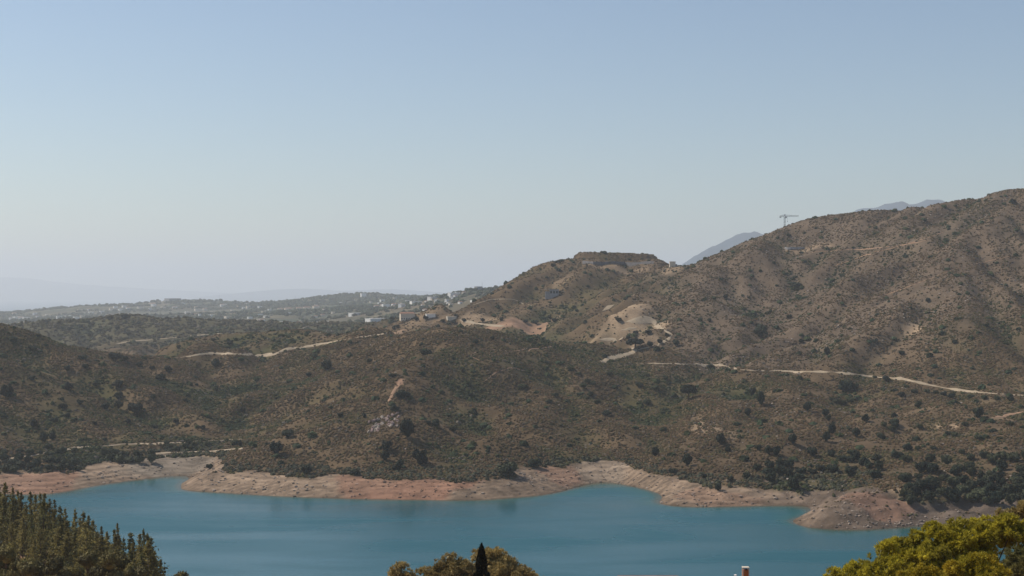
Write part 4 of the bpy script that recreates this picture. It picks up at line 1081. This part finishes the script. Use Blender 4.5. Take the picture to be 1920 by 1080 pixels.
PMARKS = [(10, 904, 'the pine at the left corner of the wood'), (220, 980, 'the pine with the tallest bare tip'), (269, 991, 'the narrow pine at the end of the wood'), (283, 1006, 'the dense last pine'), (102, 936, 'the skyline pine against the bay')]
ORD = ('first', 'second', 'third', 'fourth', 'fifth', 'sixth', 'seventh', 'eighth', 'ninth', 'tenth', 'eleventh', 'twelfth', 'thirteenth', 'fourteenth', 'fifteenth', 'sixteenth', 'seventeenth', 'eighteenth', 'nineteenth', 'twentieth')
sky_rank = {t: k for k, t in enumerate(sorted(tops, key=lambda t: -t[0]))}
PMARKS += [(t[0], t[1], 'the %s skyline tip from the right' % ORD[k]) for t, k in sky_rank.items() if k < 20 and k % 2 == 0]
for i, (px, py, d, h, lab) in enumerate(spots):
    x, y, zt = P(px, py, d); zg = float(GN_(x, y)); hh = zt - zg
    if lab == PW and not 6 < hh < 19: hh = min(max(hh, 6.5), 17)
    slim = rp.uniform(.8, 1.25) * (.62 if lab.startswith(('slender', 'narrow')) else 1.15 if lab.startswith(('dense', 'open')) else 1.0)
    plain = lab == PW; k = rp.randrange(7) if (px, py) in sky_rank else rp.randrange(10 if px < 235 else 7)
    if plain and (px, py) in sky_rank and sky_rank[(px, py)] < 20:
        lab = 'pine making the %s tip from the right end of the wood skyline' % ORD[sky_rank[(px, py)]]
    elif plain:
        lab = describe(px, py, '%s %s pine' % ('dark' if k % 3 == 0 else 'olive', 'slim' if slim < 1 else 'full'), PMARKS, 6)
    plant('pine_tree', 'tree', lab, 'pines of the wood on the left slope' if plain else None, (x, y, zt - hh), PINES[k], PTR[i % 3], hh * slim, hh, rp.uniform(0, 6.28))
# rounded shrubs at the foot of the wood
for k in range(34):
    px = rp.uniform(-20, 290); py = rp.uniform(1035, 1085) - (12 if px < 60 else 0)
    d = 205 + rp.uniform(-12, 12); x, y, zt = P(px, py, d); r_ = rp.uniform(1.2, 2.2)
    plant('bush', 'bush', describe(px, py, 'olive rounded bush', PMARKS + [(338, 1060, 'the round-headed tree beside the wood'), (60, 1078, 'the bottom left corner')], 4), 'bushes at the foot of the pine wood', (x, y, zt - r_ * 1.6), BUSHN[k % 3], TRUNKS[k % 3], r_, r_ * 1.1, rp.uniform(0, 6.28))
x, y, zt = P(338, 1060, 236)
plant('pine_tree', 'tree', 'round-headed small tree alone just right of the pine wood', None, (x, y, zt - 4.6), BUSHN[3], trunk_short(9, M_bark), 1.75, 2.45, .3)

# ------------------------------------------------------------------ trees close to the viewpoint
def tuft_crown(seed, material, lobes, shoots=34, size=.3, needle=.16, dens=1.0, hearts=()):
    """crown of needle tufts: lobes are (x, y, z, radius) in metres; every tuft is a burst of narrow needle sprays"""
    r = np.random.default_rng(seed); V = []; cores = []
    for (lx, ly, lz, lr) in lobes:
        n = int(26 * lr * lr / (size * size) * .36 * dens)
        d = r.normal(0, 1, (n, 3)); d[:, 2] = d[:, 2] * .9 + .25; d /= np.linalg.norm(d, axis=1)[:, None]
        c = np.array([lx, ly, lz]) + d * lr * r.uniform(.62, 1.08, (n, 1))
        for q, dd in zip(c, d):
            s = r.normal(0, .75, (shoots, 3)) + dd * .9 + np.array([0, 0, .45]); s /= np.linalg.norm(s, axis=1)[:, None]
            L = needle * r.uniform(.7, 1.3, shoots)[:, None]
            u = np.cross(s, r.normal(0, 1, (shoots, 3))); u /= np.linalg.norm(u, axis=1)[:, None] + 1e-9
            w = needle * .15
            base = q + s * L * .25
            V.append(np.stack([base, base + s * L * .55 + u * w, base + s * L * 1.25, base + s * L * .55 - u * w], 1).reshape(-1, 3))
        cores.append(ball((lx, ly, lz), (lr * .52,) * 3, seed + int(abs(lx) * 50) + len(cores), 5, 8))
    for k, (lx, ly, lz, lr) in enumerate(hearts): cores.append(ball((lx, ly, lz), (lr * .28,) * 3, seed + 900 + k, 6, 9))
    return quad_mesh('crown', np.concatenate(V), material, merge_cores(cores))
def big_trunk(foot, lobes, material, r0=.22):
    mb = MB(); f = Vector(foot); top = sum((Vector(l[:3]) for l in lobes), Vector()) / len(lobes)
    mid = f.lerp(top, .55) + Vector((.25, .1, 0))
    mb.tube([f, f.lerp(mid, .5) + Vector((-.12, 0, 0)), mid, top], [r0, r0 * .85, r0 * .65, r0 * .3], 8)
    for l in lobes:
        e = Vector(l[:3]); mb.tube([mid, mid.lerp(e, .5) + Vector((0, 0, -.1)), e], [r0 * .4, r0 * .25, r0 * .1], 6)
    return mb.mesh('trunk', material, True)
def near_tree(name, label, group, lobes_px, d, material, seed, foot_drop=6.0, dens=1.0, size=.3, needle=.16, spread=1.0, bark=M_bark):
    """lobes_px: (picture x, y of lobe centre, radius in pixels, depth offset m)"""
    L = []
    for px, py, r, dy in lobes_px:
        x, y, z_ = P(px, py, d + dy); L.append([x, y, z_, r / F * (d + dy)])
    ax = sum(l[0] for l in L) / len(L); ay = sum(l[1] for l in L) / len(L); az = float(ground_z(ax, ay))
    loc = (ax, ay, az)
    L = [(a - ax, b - ay, c_ - az, r) for a, b, c_, r in L]
    rr_ = np.random.default_rng(seed); sub = []
    for a, b, c_, r in L:          # every lobe is itself a bunch of smaller heads with gaps between
        for k in range(16):
            v = rr_.normal(0, 1, 3); v[2] = v[2] * .8 + .25; v /= np.linalg.norm(v)
            q = r * rr_.uniform(.55, .82); sub.append((a + v[0] * q, b + v[1] * q, c_ + v[2] * q, r * rr_.uniform(.18, .38)))
    t = tag(empty(name, loc), label, 'tree', group)
    obj('crown', tuft_crown(seed, material, sub, size=size, needle=needle, dens=dens, hearts=L), t)
    obj('trunk', big_trunk((0, 0, -.3), L, bark), t)
    return t

near_tree('pine_tree', 'largest bright yellow-green pine filling the bottom right corner', None,
          [(1722, 1032, 34, 0), (1760, 1018, 36, .6), (1800, 1008, 36, .2), (1745, 1060, 40, -.8), (1800, 1050, 44, -.6), (1850, 1010, 40, .6), (1895, 1000, 38, .4), (1700, 1065, 34, -.4), (1930, 1005, 40, .8), (1760, 1100, 50, -1.0), (1680, 1030, 22, .2), (1840, 1040, 34, 0), (1880, 1090, 34, 1.2)],
          78, M_bright, 510, size=.26, needle=.17)
near_tree('pine_tree', 'low yellow-green pine sloping down to the water at lower right', None,
          [(1662, 1032, 20, .5), (1640, 1062, 24, 0), (1612, 1070, 24, .4), (1580, 1084, 26, 0), (1668, 1078, 32, -.5), (1620, 1098, 34, -.6), (1560, 1100, 24, .3)],
          74, M_bright, 520, size=.24, needle=.15)
near_tree('broadleaf_tree', 'golden orange-tinged tree in front of the bright pine, bottom right', None,
          [(1820, 1068, 30, 0), (1850, 1062, 30, -.3), (1800, 1086, 32, -.3), (1845, 1092, 38, -.6), (1880, 1092, 30, .1)], 66, M_gold, 530, size=.2, needle=.12)
near_tree('broadleaf_tree', 'smaller golden tree at the bottom edge below the bright pine', None,
          [(1735, 1078, 24, 0), (1712, 1086, 22, .2), (1755, 1088, 24, -.2), (1690, 1095, 22, 0)], 66, M_gold, 535, size=.2, needle=.12)
near_tree('pine_tree', 'russet pine peeping over the right end of the bright pine', None, [(1885, 972, 18, 0), (1908, 968, 16, .4), (1930, 960, 24, .3)], 92, M_russet, 540, size=.26)
near_tree('pine_tree', 'dark shaded pine at the right edge below the bright pine', None, [(1910, 1062, 32, 0), (1925, 1090, 36, -.4), (1896, 1085, 24, .3), (1950, 1050, 40, .5)], 72, M_darkpine, 545, size=.24)

near_tree('pine_tree', 'russet-brown pine with the highest crown, right behind the cypress', None,
          [(900, 1054, 25, .4), (925, 1055, 28, 0), (955, 1064, 22, -.4), (885, 1075, 26, -.3), (935, 1085, 34, -.8), (970, 1082, 24, 0), (912, 1046, 18, .8)], 112, M_russet, 550, size=.34, needle=.2)
near_tree('pine_tree', 'russet-brown pine left of the cypress with two rounded heads', None,
          [(838, 1060, 22, .3), (862, 1072, 24, 0), (845, 1082, 26, -.5), (815, 1086, 22, 0), (880, 1092, 26, -.4), (795, 1084, 20, .2)], 108, M_russet, 560, size=.32, needle=.18)
near_tree('pine_tree', 'lowest of the russet pines, the separate head on their left', None,
          [(750, 1073, 17, 0), (735, 1084, 16, .3), (765, 1084, 15, -.2)], 104, M_russet, 570, size=.3, needle=.17)
near_tree('pine_tree', 'russet pine sloping away at the right end of the clump by the cypress', None,
          [(990, 1080, 20, 0), (1003, 1092, 18, .2), (975, 1096, 24, -.3)], 106, M_russet, 580, size=.3, needle=.17)

def cypress():
    d = 92.0; x, y, zt = P(903, 1020, d); zg = float(ground_z(x, y)); H = zt - zg
    r = np.random.default_rng(600); V = []; n = 5200
    t = r.random(n) ** .8; zz = H * (.06 + .94 * t)
    depth = H * (1 - t); rad = np.minimum(.07 + depth * .18, .56) * np.minimum(1, (depth + .05) / .35) * (1 + .16 * np.sin(zz * 7 + 3 * np.sin(zz * 2)))
    a = r.uniform(0, 6.28, n); k = r.uniform(.72, 1.05, n)
    c = np.c_[np.cos(a) * rad * k, np.sin(a) * rad * k, zz]
    s = np.c_[np.cos(a) * .35, np.sin(a) * .35, np.ones(n)] + r.normal(0, .22, (n, 3)); s /= np.linalg.norm(s, axis=1)[:, None]
    u = np.cross(s, r.normal(0, 1, (n, 3))); u /= np.linalg.norm(u, axis=1)[:, None]
    L = r.uniform(.07, .17, n)[:, None]
    V = np.stack([c - s * L, c + u * .045, c + s * L, c - u * .045], 1).reshape(-1, 3)
    cores = [ball((0, 0, H * .40), (.40, .40, H * .38), 601, 10, 8), ball((0, 0, H * .88), (.08, .08, H * .085), 602, 5, 6)]
    tr = tag(empty('cypress_tree', (x, y, zg)), 'slim nearly black cypress pointing up before the russet pines', 'tree')
    obj('crown', quad_mesh('crown', V, M_cypress, merge_cores(cores)), tr)
    MB().tube([(0, 0, -.3), (0, 0, H * .3), (0, 0, H * .8)], [.16, .12, .04], 7).build('trunk', M_bark, tr, True)
cypress()

# ------------------------------------------------------------------ rock outcrop on the middle hill
c = cast([(722, 806)])[0]
t = tag(empty('rock_outcrop', c), 'ribbed mauve rock outcrop beside the biggest dark tree', 'rock')
ro = random.Random(3); ROCKM = [blob_mesh('rock', 700 + k, M_outcrop if k % 3 else M_outcrop2, 2, .6, 1.25, .9) for k in range(6)]
for k in range(46):
    px = 690 + 62 * ro.random(); py = 806 - (px - 690) * .20 - ro.uniform(-8, 18)
    q = cast([(px, py)])[0]
    if q is None: continue
    o = obj('rock', ROCKM[k % 6], t, (q[0] - c[0], q[1] - c[1], q[2] - c[2] + .2))
    s = ro.uniform(.6, 1.5); o.scale = (s * .7, s * 1.4, s * 1.1); o.rotation_euler = (ro.uniform(-.4, .6), .5 + ro.uniform(-.3, .3), ro.uniform(-.6, .6))

# ------------------------------------------------------------------ buildings
def windows(par, w, d, h, n, z0, zh, parts=True):
    for k in range(n):
        x = -w / 2 + w * (k + .5) / n
        f = MB().box(x - .75, x + .75, -d / 2 - .06, -d / 2 + .05, z0, z0 + zh).build('window', M_white, par)
        MB().box(x - .6, x + .6, -d / 2 - .09, -d / 2 - .061, z0 + .12, z0 + zh - .12).build('pane', M_dark, f)
def house(px, py, wpx, hpx, label, group=None, style='white', d=None, nwin=0, roof='flat', cat='house', name='house'):
    q = cast([(px, py)], 520 if d is None else d - 200)[0]
    if q is None: return
    x, y, zg = q; w = wpx * y / F; h = max(3.4, 1.25 * hpx * y / F); dp = max(6.0, w * .55)
    mt = {'white': M_white, 'cream': M_cream, 'grey': M_grey}[style]
    t = tag(empty(name, (x, y + dp * .5, zg), HROT.uniform(.45, 1.0) if y > 2300 else .25), label, cat, group)
    MB().box(-w / 2, w / 2, -dp / 2, dp / 2, -3, h).build('wall', mt, t)
    if roof == 'flat':
        MB().box(-w / 2 - .3, w / 2 + .3, -dp / 2 - .3, dp / 2 + .3, h, h + .5).build('roof', mt, t)
    elif roof == 'tile':
        mb = MB(); a, b_ = w / 2 + .4, dp / 2 + .4; rz = h + min(2.4, dp * .2)
        mb.add([(-a, -b_, h), (a, -b_, h), (a, b_, h), (-a, b_, h), (-a * .8, 0, rz), (a * .8, 0, rz)], [(0, 1, 5, 4), (2, 3, 4, 5), (1, 2, 5), (3, 0, 4), (3, 2, 1, 0)])
        mb.build('roof', M_roof, t)
    if nwin: windows(t, w, dp, h, nwin, .8, min(1.6, h - 1.2))
    return t
HMARKS = [(322, 566, 'the dark flat block'), (681, 559, 'the bright white ridge-top building'), (577, 612, 'the small brilliant white house'), (763, 601, 'the terracotta-roofed villa'), (848, 557, 'the two-storey white villa'), (411, 560, 'the thin far aerial'), (60, 596, 'the left edge of the coast hills')]
HROT = random.Random(8)
VG = ('pale villa among the far coastal hills', 'far villas on the coastal hills')
for px, py, w, h, st, rf in [(308, 579, 14, 3, 'cream', 'flat'), (327, 579, 9, 3, 'white', 'tile'), (371, 583, 14, 3, 'cream', 'flat'), (384, 582, 8, 3, 'cream', 'tile'), (420, 575, 6, 3, 'white', 'flat'), (383, 588, 6, 3, 'cream', 'tile'), (390, 594, 7, 3, 'white', 'flat'), (374, 595, 4, 5, 'white', 'flat'), (366, 592, 7, 3, 'cream', 'tile'), (398, 588, 7, 3, 'cream', 'flat'),
        (429, 597, 18, 3, 'cream', 'flat'), (468, 598, 9, 3, 'white', 'flat'), (487, 593, 10, 3, 'white', 'flat'), (499, 596, 11, 3, 'white', 'flat'), (540, 582, 14, 3, 'cream', 'tile'), (560, 581, 12, 3, 'cream', 'tile'), (575, 580, 13, 3, 'cream', 'tile'), (592, 578, 12, 3, 'cream', 'tile'), (525, 582, 9, 3, 'cream', 'tile'),
        (592, 609, 12, 4, 'white', 'flat'), (610, 608, 15, 4, 'white', 'flat'), (723, 577, 14, 5, 'white', 'flat'), (740, 575, 12, 4, 'white', 'tile'), (753, 576, 13, 5, 'white', 'flat'), (779, 570, 20, 4, 'white', 'flat'), (667, 592, 26, 4, 'white', 'flat'),
        (858, 553, 9, 4, 'white', 'flat'), (810, 562, 17, 4, 'white', 'flat'), (851, 561, 8, 3, 'cream', 'flat'), (838, 566, 8, 3, 'white', 'flat'), (884, 545, 9, 3, 'white', 'flat'), (870, 552, 8, 3, 'cream', 'tile'), (30, 599, 14, 4, 'white', 'flat'), (48, 600, 12, 4, 'white', 'flat'), (62, 600, 9, 3, 'cream', 'flat'), (110, 598, 10, 4, 'white', 'flat'), (126, 597, 8, 3, 'white', 'flat'), (142, 598, 10, 3, 'white', 'flat'), (170, 589, 10, 3, 'white', 'flat'), (190, 588, 8, 4, 'white', 'flat'), (150, 584, 10, 3, 'cream', 'flat'), (232, 577, 8, 3, 'white', 'flat'), (262, 579, 12, 3, 'cream', 'flat'), (210, 582, 12, 3, 'cream', 'flat'), (285, 573, 10, 3, 'cream', 'tile')]:
    house(px, py, w, h, describe(px, py, '%s %s %s villa' % ('wide' if w > 12 else 'narrow' if w < 8 else 'squat', 'white' if st == 'white' else 'cream', 'tile-roofed' if rf == 'tile' else 'flat-roofed'), HMARKS, 3), VG[1], style=st, roof=rf, d=2500)
rv = random.Random(21)
for (x0, x1, y0, y1), n in (((15, 160, 588, 603), 12), ((150, 300, 572, 588), 10), ((330, 470, 570, 596), 14), ((480, 640, 566, 610), 18), ((650, 830, 560, 600), 20), ((838, 905, 545, 575), 10)):
    for k in range(n):
        px, py, w = rv.uniform(x0, x1), rv.uniform(y0, y1), rv.uniform(4, 10); st = rv.choice(('white', 'white', 'cream'))
        house(px, py, w, rv.uniform(2.2, 3.6), describe(px, py, '%s %s far villa' % ('wide' if w > 8 else 'narrow' if w < 6 else 'squat', st), HMARKS, 5), VG[1], style=st, roof=rv.choice(('flat', 'flat', 'tile')), d=2500)
house(681, 559, 10, 7, 'bright white building on top of the far middle ridge', style='white', d=2500)
house(577, 612, 5, 6, 'small brilliant white house left of the villa row in the plain', style='white', d=2500)
house(322, 566, 27, 5, 'long dark flat block on the crest of the far left ridge', style='grey', d=2500, name='apartment_block', cat='building')
house(897, 544, 14, 5, 'grey modern villa near the top of the ridge, touching the flat-topped hill', style='grey', d=2300)
house(848, 557, 16, 6, 'white two-storey villa on the slope left of the flat-topped hill', style='white', d=2300, nwin=5)
house(763, 601, 27, 10, 'terracotta-roofed villa with a row of openings, nearest of the far villas', style='cream', roof='tile', d=1500, nwin=6)
house(703, 604, 34, 5, 'long low white wall-like house left of the terracotta-roofed villa', style='white', d=1500, nwin=0)
house(807, 596, 17, 3, 'low white house right of the terracotta-roofed villa', style='white', d=1400)
house(846, 602, 17, 5, 'pale low house at the left end of the red earth bank', style='cream', d=1300)
# villa under construction on the flat-topped hill
c = cast([(1040, 558)])[0]
t = tag(empty('unfinished_villa', c), 'grey unfinished concrete villa half way up the flat-topped hill', 'building')
MB().box(-5.2, 4.2, 0, 9, -2, 7.6).build('wall', M_grey, t)
MB().box(-9.6, -5.3, 1, 8, -2, 5.6).build('side_wall', M_grey, t)
MB().box(4.3, 9, 2, 8, -2, 4.0).build('garage', M_cream, t)
MB().box(-9.9, 4.6, -.5, 9.4, 7.61, 8.0).build('roof', M_grey, t)
for x in (-3.6, -.6, 2.3): MB().box(x - 1, x + 1, -.06, .04, 3.6, 6.2).build('window', M_dark, t)
# retaining wall below the flat top
def wall_strip(pix, h, label, material):
    pts = [q for q in cast(pix) if q]; mb = MB(); b = pts[0]
    t = tag(empty('retaining_wall', b), label, 'wall')
    for a, e in zip(pts[:-1], pts[1:]):
        a = Vector((a[0] - b[0], a[1] - b[1], a[2] - b[2])); e = Vector((e[0] - b[0], e[1] - b[1], e[2] - b[2]))
        k = Vector((0, .8, 0)); u = Vector((0, 0, h)); dn = Vector((0, 0, -2))
        MB().add([a + dn, e + dn, e + dn + k, a + dn + k, a + u, e + u, e + u + k, a + u + k], [(0, 3, 2, 1), (4, 5, 6, 7), (0, 1, 5, 4), (1, 2, 6, 5), (2, 3, 7, 6), (3, 0, 4, 7)]).build('wall_section', material, t)
wall_strip([(1092, 495), (1112, 496.5), (1132, 497), (1152, 496), (1172, 497.5), (1192, 498), (1212, 496.5), (1226, 496)], 3.4, 'long grey retaining wall under the flat hilltop', M_darkwall)
c = cast([(1262, 501)])[0]
t = tag(empty('hut', (c[0], c[1], c[2])), 'ochre block hut on the saddle right of the flat hilltop', 'building')
MB().box(-3.4, 2.6, 0, 5, -2, 5.4).build('wall', M_cream, t); MB().box(-3.6, 2.8, -.2, 5.2, 5.41, 5.7).build('roof', M_cream, t)
MB().box(2.7, 4.6, 1, 5, -2, 3.0).build('lean_to', M_grey, t)
# sunken basin and bench on the right hill
c = cast([(1490, 466)])[0]
t = tag(empty('reservoir_basin', (c[0], c[1], c[2])), 'small green-grey basin on the levelled terrace of the right hill', 'basin')
mb = MB(); a_ = [(math.cos(k * math.pi / 9) * 10, math.sin(k * math.pi / 9) * 7) for k in range(18)]
mb.add([(x, y, -1.5) for x, y in a_] + [(x, y, 1.0) for x, y in a_], [tuple(range(18, 36))] + [(k, (k + 1) % 18, (k + 1) % 18 + 18, k + 18) for k in range(18)]).build('embankment', M_grey, t)

# masts and the tower crane
def mast(px, py_base, hpx, label, d=None):
    q = cast([(px, py_base)], 520 if d is None else d)[0]
    if q is None: return
    h = hpx * q[1] / F; t = tag(empty('mast', q), label, 'mast')
    MB().tube([(0, 0, -1), (0, 0, h * .6), (0, 0, h)], [.26, .2, .1], 6).build('pole', M_steel, t)
    mb = MB(); mb.bar((-.7, 0, h * .9), (.7, 0, h * .9), .14); mb.bar((-.5, 0, h * .8), (.5, 0, h * .8), .14); mb.build('antenna', M_steel, t)
mast(1009, 493.5, 10, 'thin mast on the left shoulder of the flat-topped hill')
mast(1275, 498, 9, 'thin post on the saddle beside the ochre hut')
mast(411, 567, 14, 'thin aerial on the far left ridge', 2500)
mast(554, 565, 10, 'left of the two thin aerials on the far middle ridge', 2500)
mast(574, 561, 10, 'right of the two thin aerials on the far middle ridge', 2500)
mast(904, 543, 14, 'thin mast on the villa ridge left of the flat-topped hill', 2300)

def crane():
    d = 1800.0; x, y, zt = P(1471.5, 402, d); zg = float(ground_z(x, y)); H = zt - zg; s = d / F
    t = tag(empty('tower_crane', (x, y, zg), -.18), 'tower crane standing behind the ridge of the right hill', 'crane')
    def lattice(a, b, w, n, name, par=t, th=.17):
        a, b = Vector(a), Vector(b); dv = (b - a); ax = dv.normalized(); u = ax.orthogonal().normalized(); v = ax.cross(u); mb = MB(); h = w / 2
        cs = [(-h, -h), (h, -h), (h, h), (-h, h)]
        for p, q in cs: mb.bar(a + u * p + v * q, b + u * p + v * q, th)
        for k in range(n):
            p0 = a + dv * (k / n); p1 = a + dv * ((k + 1) / n)
            for j in range(4):
                (p, q), (r, e) = cs[j], cs[(j + 1) % 4]
                mb.bar(p0 + u * p + v * q, p1 + u * r + v * e, th * .6)
        return mb.build(name, M_steel, par)
    zj = H - 3.2 * s
    lattice((0, 0, -1), (0, 0, zj), 1.5, 14, 'mast'); lattice((0, 0, zj), (0, 0, H), 1.0, 3, 'tower_top')
    lattice((.6, 0, zj), (25.5 * s, 0, zj), 1.0, 16, 'jib', th=.10); lattice((-.6, 0, zj), (-9.5 * s, 0, zj), 1.0, 5, 'counter_jib', th=.12)
    MB().box(-9.6 * s, -6.4 * s, -.9, .9, zj - 2.0, zj - .6).build('counterweight', M_grey, t)
    MB().box(.8, 2.4, -.8, .8, zj - 2.4, zj - .55).build('cab', M_steel, t)
    mb = MB(); mb.bar((0, 0, H), (16 * s, 0, zj + .5), .12); mb.bar((0, 0, H), (-8 * s, 0, zj + .5), .12); mb.build('tie_rod', M_steel, t)
    mb = MB(); mb.bar((5 * s, 0, zj - .5), (5 * s, 0, zj - 6.5), .12); mb.box(5 * s - .4, 5 * s + .4, -.3, .3, zj - 7.3, zj - 6.5); mb.build('hook_cable', M_steel, t)
crane()

# the house below the viewpoint: only its chimney and the tip of its vent show
def farmhouse():
    d = 120.0; x, y, zt = P(1398, 1063, d); zr = P(1398, 1081, d)[2]
    xr = P(1215, 1079.5, d)[0] - x
    zg = float(ground_z(x, y)) - .5
    t = tag(empty('farmhouse', (x, y, zg)), 'house whose orange brick chimney rises at the bottom edge before the lake', 'house')
    R = zr - zg; T = zt - zg; s = d / F; w0, w1 = xr - 70 * s, 60 * s
    MB().box(w0, w1, -3.4, 3.4, -1, R - 1.7).build('wall', M_white, t)
    mb = MB(); a0, a1 = w0 - .4, w1 + .4
    mb.add([(a0, -3.9, R - 1.9), (a1, -3.9, R - 1.9), (a1, 0, R - .02), (a0, 0, R - .02), (a0, 3.9, R - 1.9), (a1, 3.9, R - 1.9), (a0, -3.9, R - 2.05), (a1, -3.9, R - 2.05), (a1, 0, R - .2), (a0, 0, R - .2), (a0, 3.9, R - 2.05), (a1, 3.9, R - 2.05)],
           [(0, 1, 2, 3), (3, 2, 5, 4), (7, 6, 9, 8), (8, 9, 10, 11), (0, 6, 7, 1), (4, 5, 11, 10), (0, 3, 9, 6), (3, 4, 10, 9), (1, 7, 8, 2), (2, 8, 11, 5)])
    mb.build('roof', M_roof, t)
    MB().box(xr - 57 * s, xr + 57 * s, -.12, .12, R - .1, R + .07).build('roof_ridge', M_roof, t)
    w = 6.0 * s
    ch = MB().box(-w * .8, w * .8, -w * .8, w * .8, R - 1.2, T - .22).build('chimney', M_brick, t)
    for sx in (-1, 1):
        for sy in (-1, 1):
            xa, xb = sorted((sx * w, sx * w * .80)); ya, yb = sorted((sy * w, sy * w * .80))
            MB().box(xa, xb, ya, yb, R - 1.2, T - .051).build('corner_post', M_cream, ch)
    rb_ = random.Random(2); BM_ = MB().box(-.5, .5, -.5, .5, -.5, .5).mesh('brick', M_brick)
    for row in range(12):
        for k in range(3):
            o = obj('brick', BM_, ch, (-w * .40 + k * w * .40 + rb_.uniform(-.01, .01), -w * .82 - rb_.uniform(0, .012), T - .36 - row * .085))
            o.scale = (w * .36, .05, .07)
    MB().box(-w * 1.06, w * 1.06, -w * 1.06, w * 1.06, T - .05, T).build('cap', M_cream, ch)
    for k in (-.25, .25): MB().box(k * w - .022, k * w + .022, -w * .9, w * .9, T - .3, T - .12).build('flue_slot', M_dark, ch)
    vx_ = (1379 - 1398) * s
    mb = MB(); mb.tube([(vx_, 0, R - .6), (vx_, 0, R + .06), (vx_, 0, R + .13), (vx_, 0, R + .18)], [.06, .06, .14, .05], 10); mb.build('vent', M_white, t)
farmhouse()
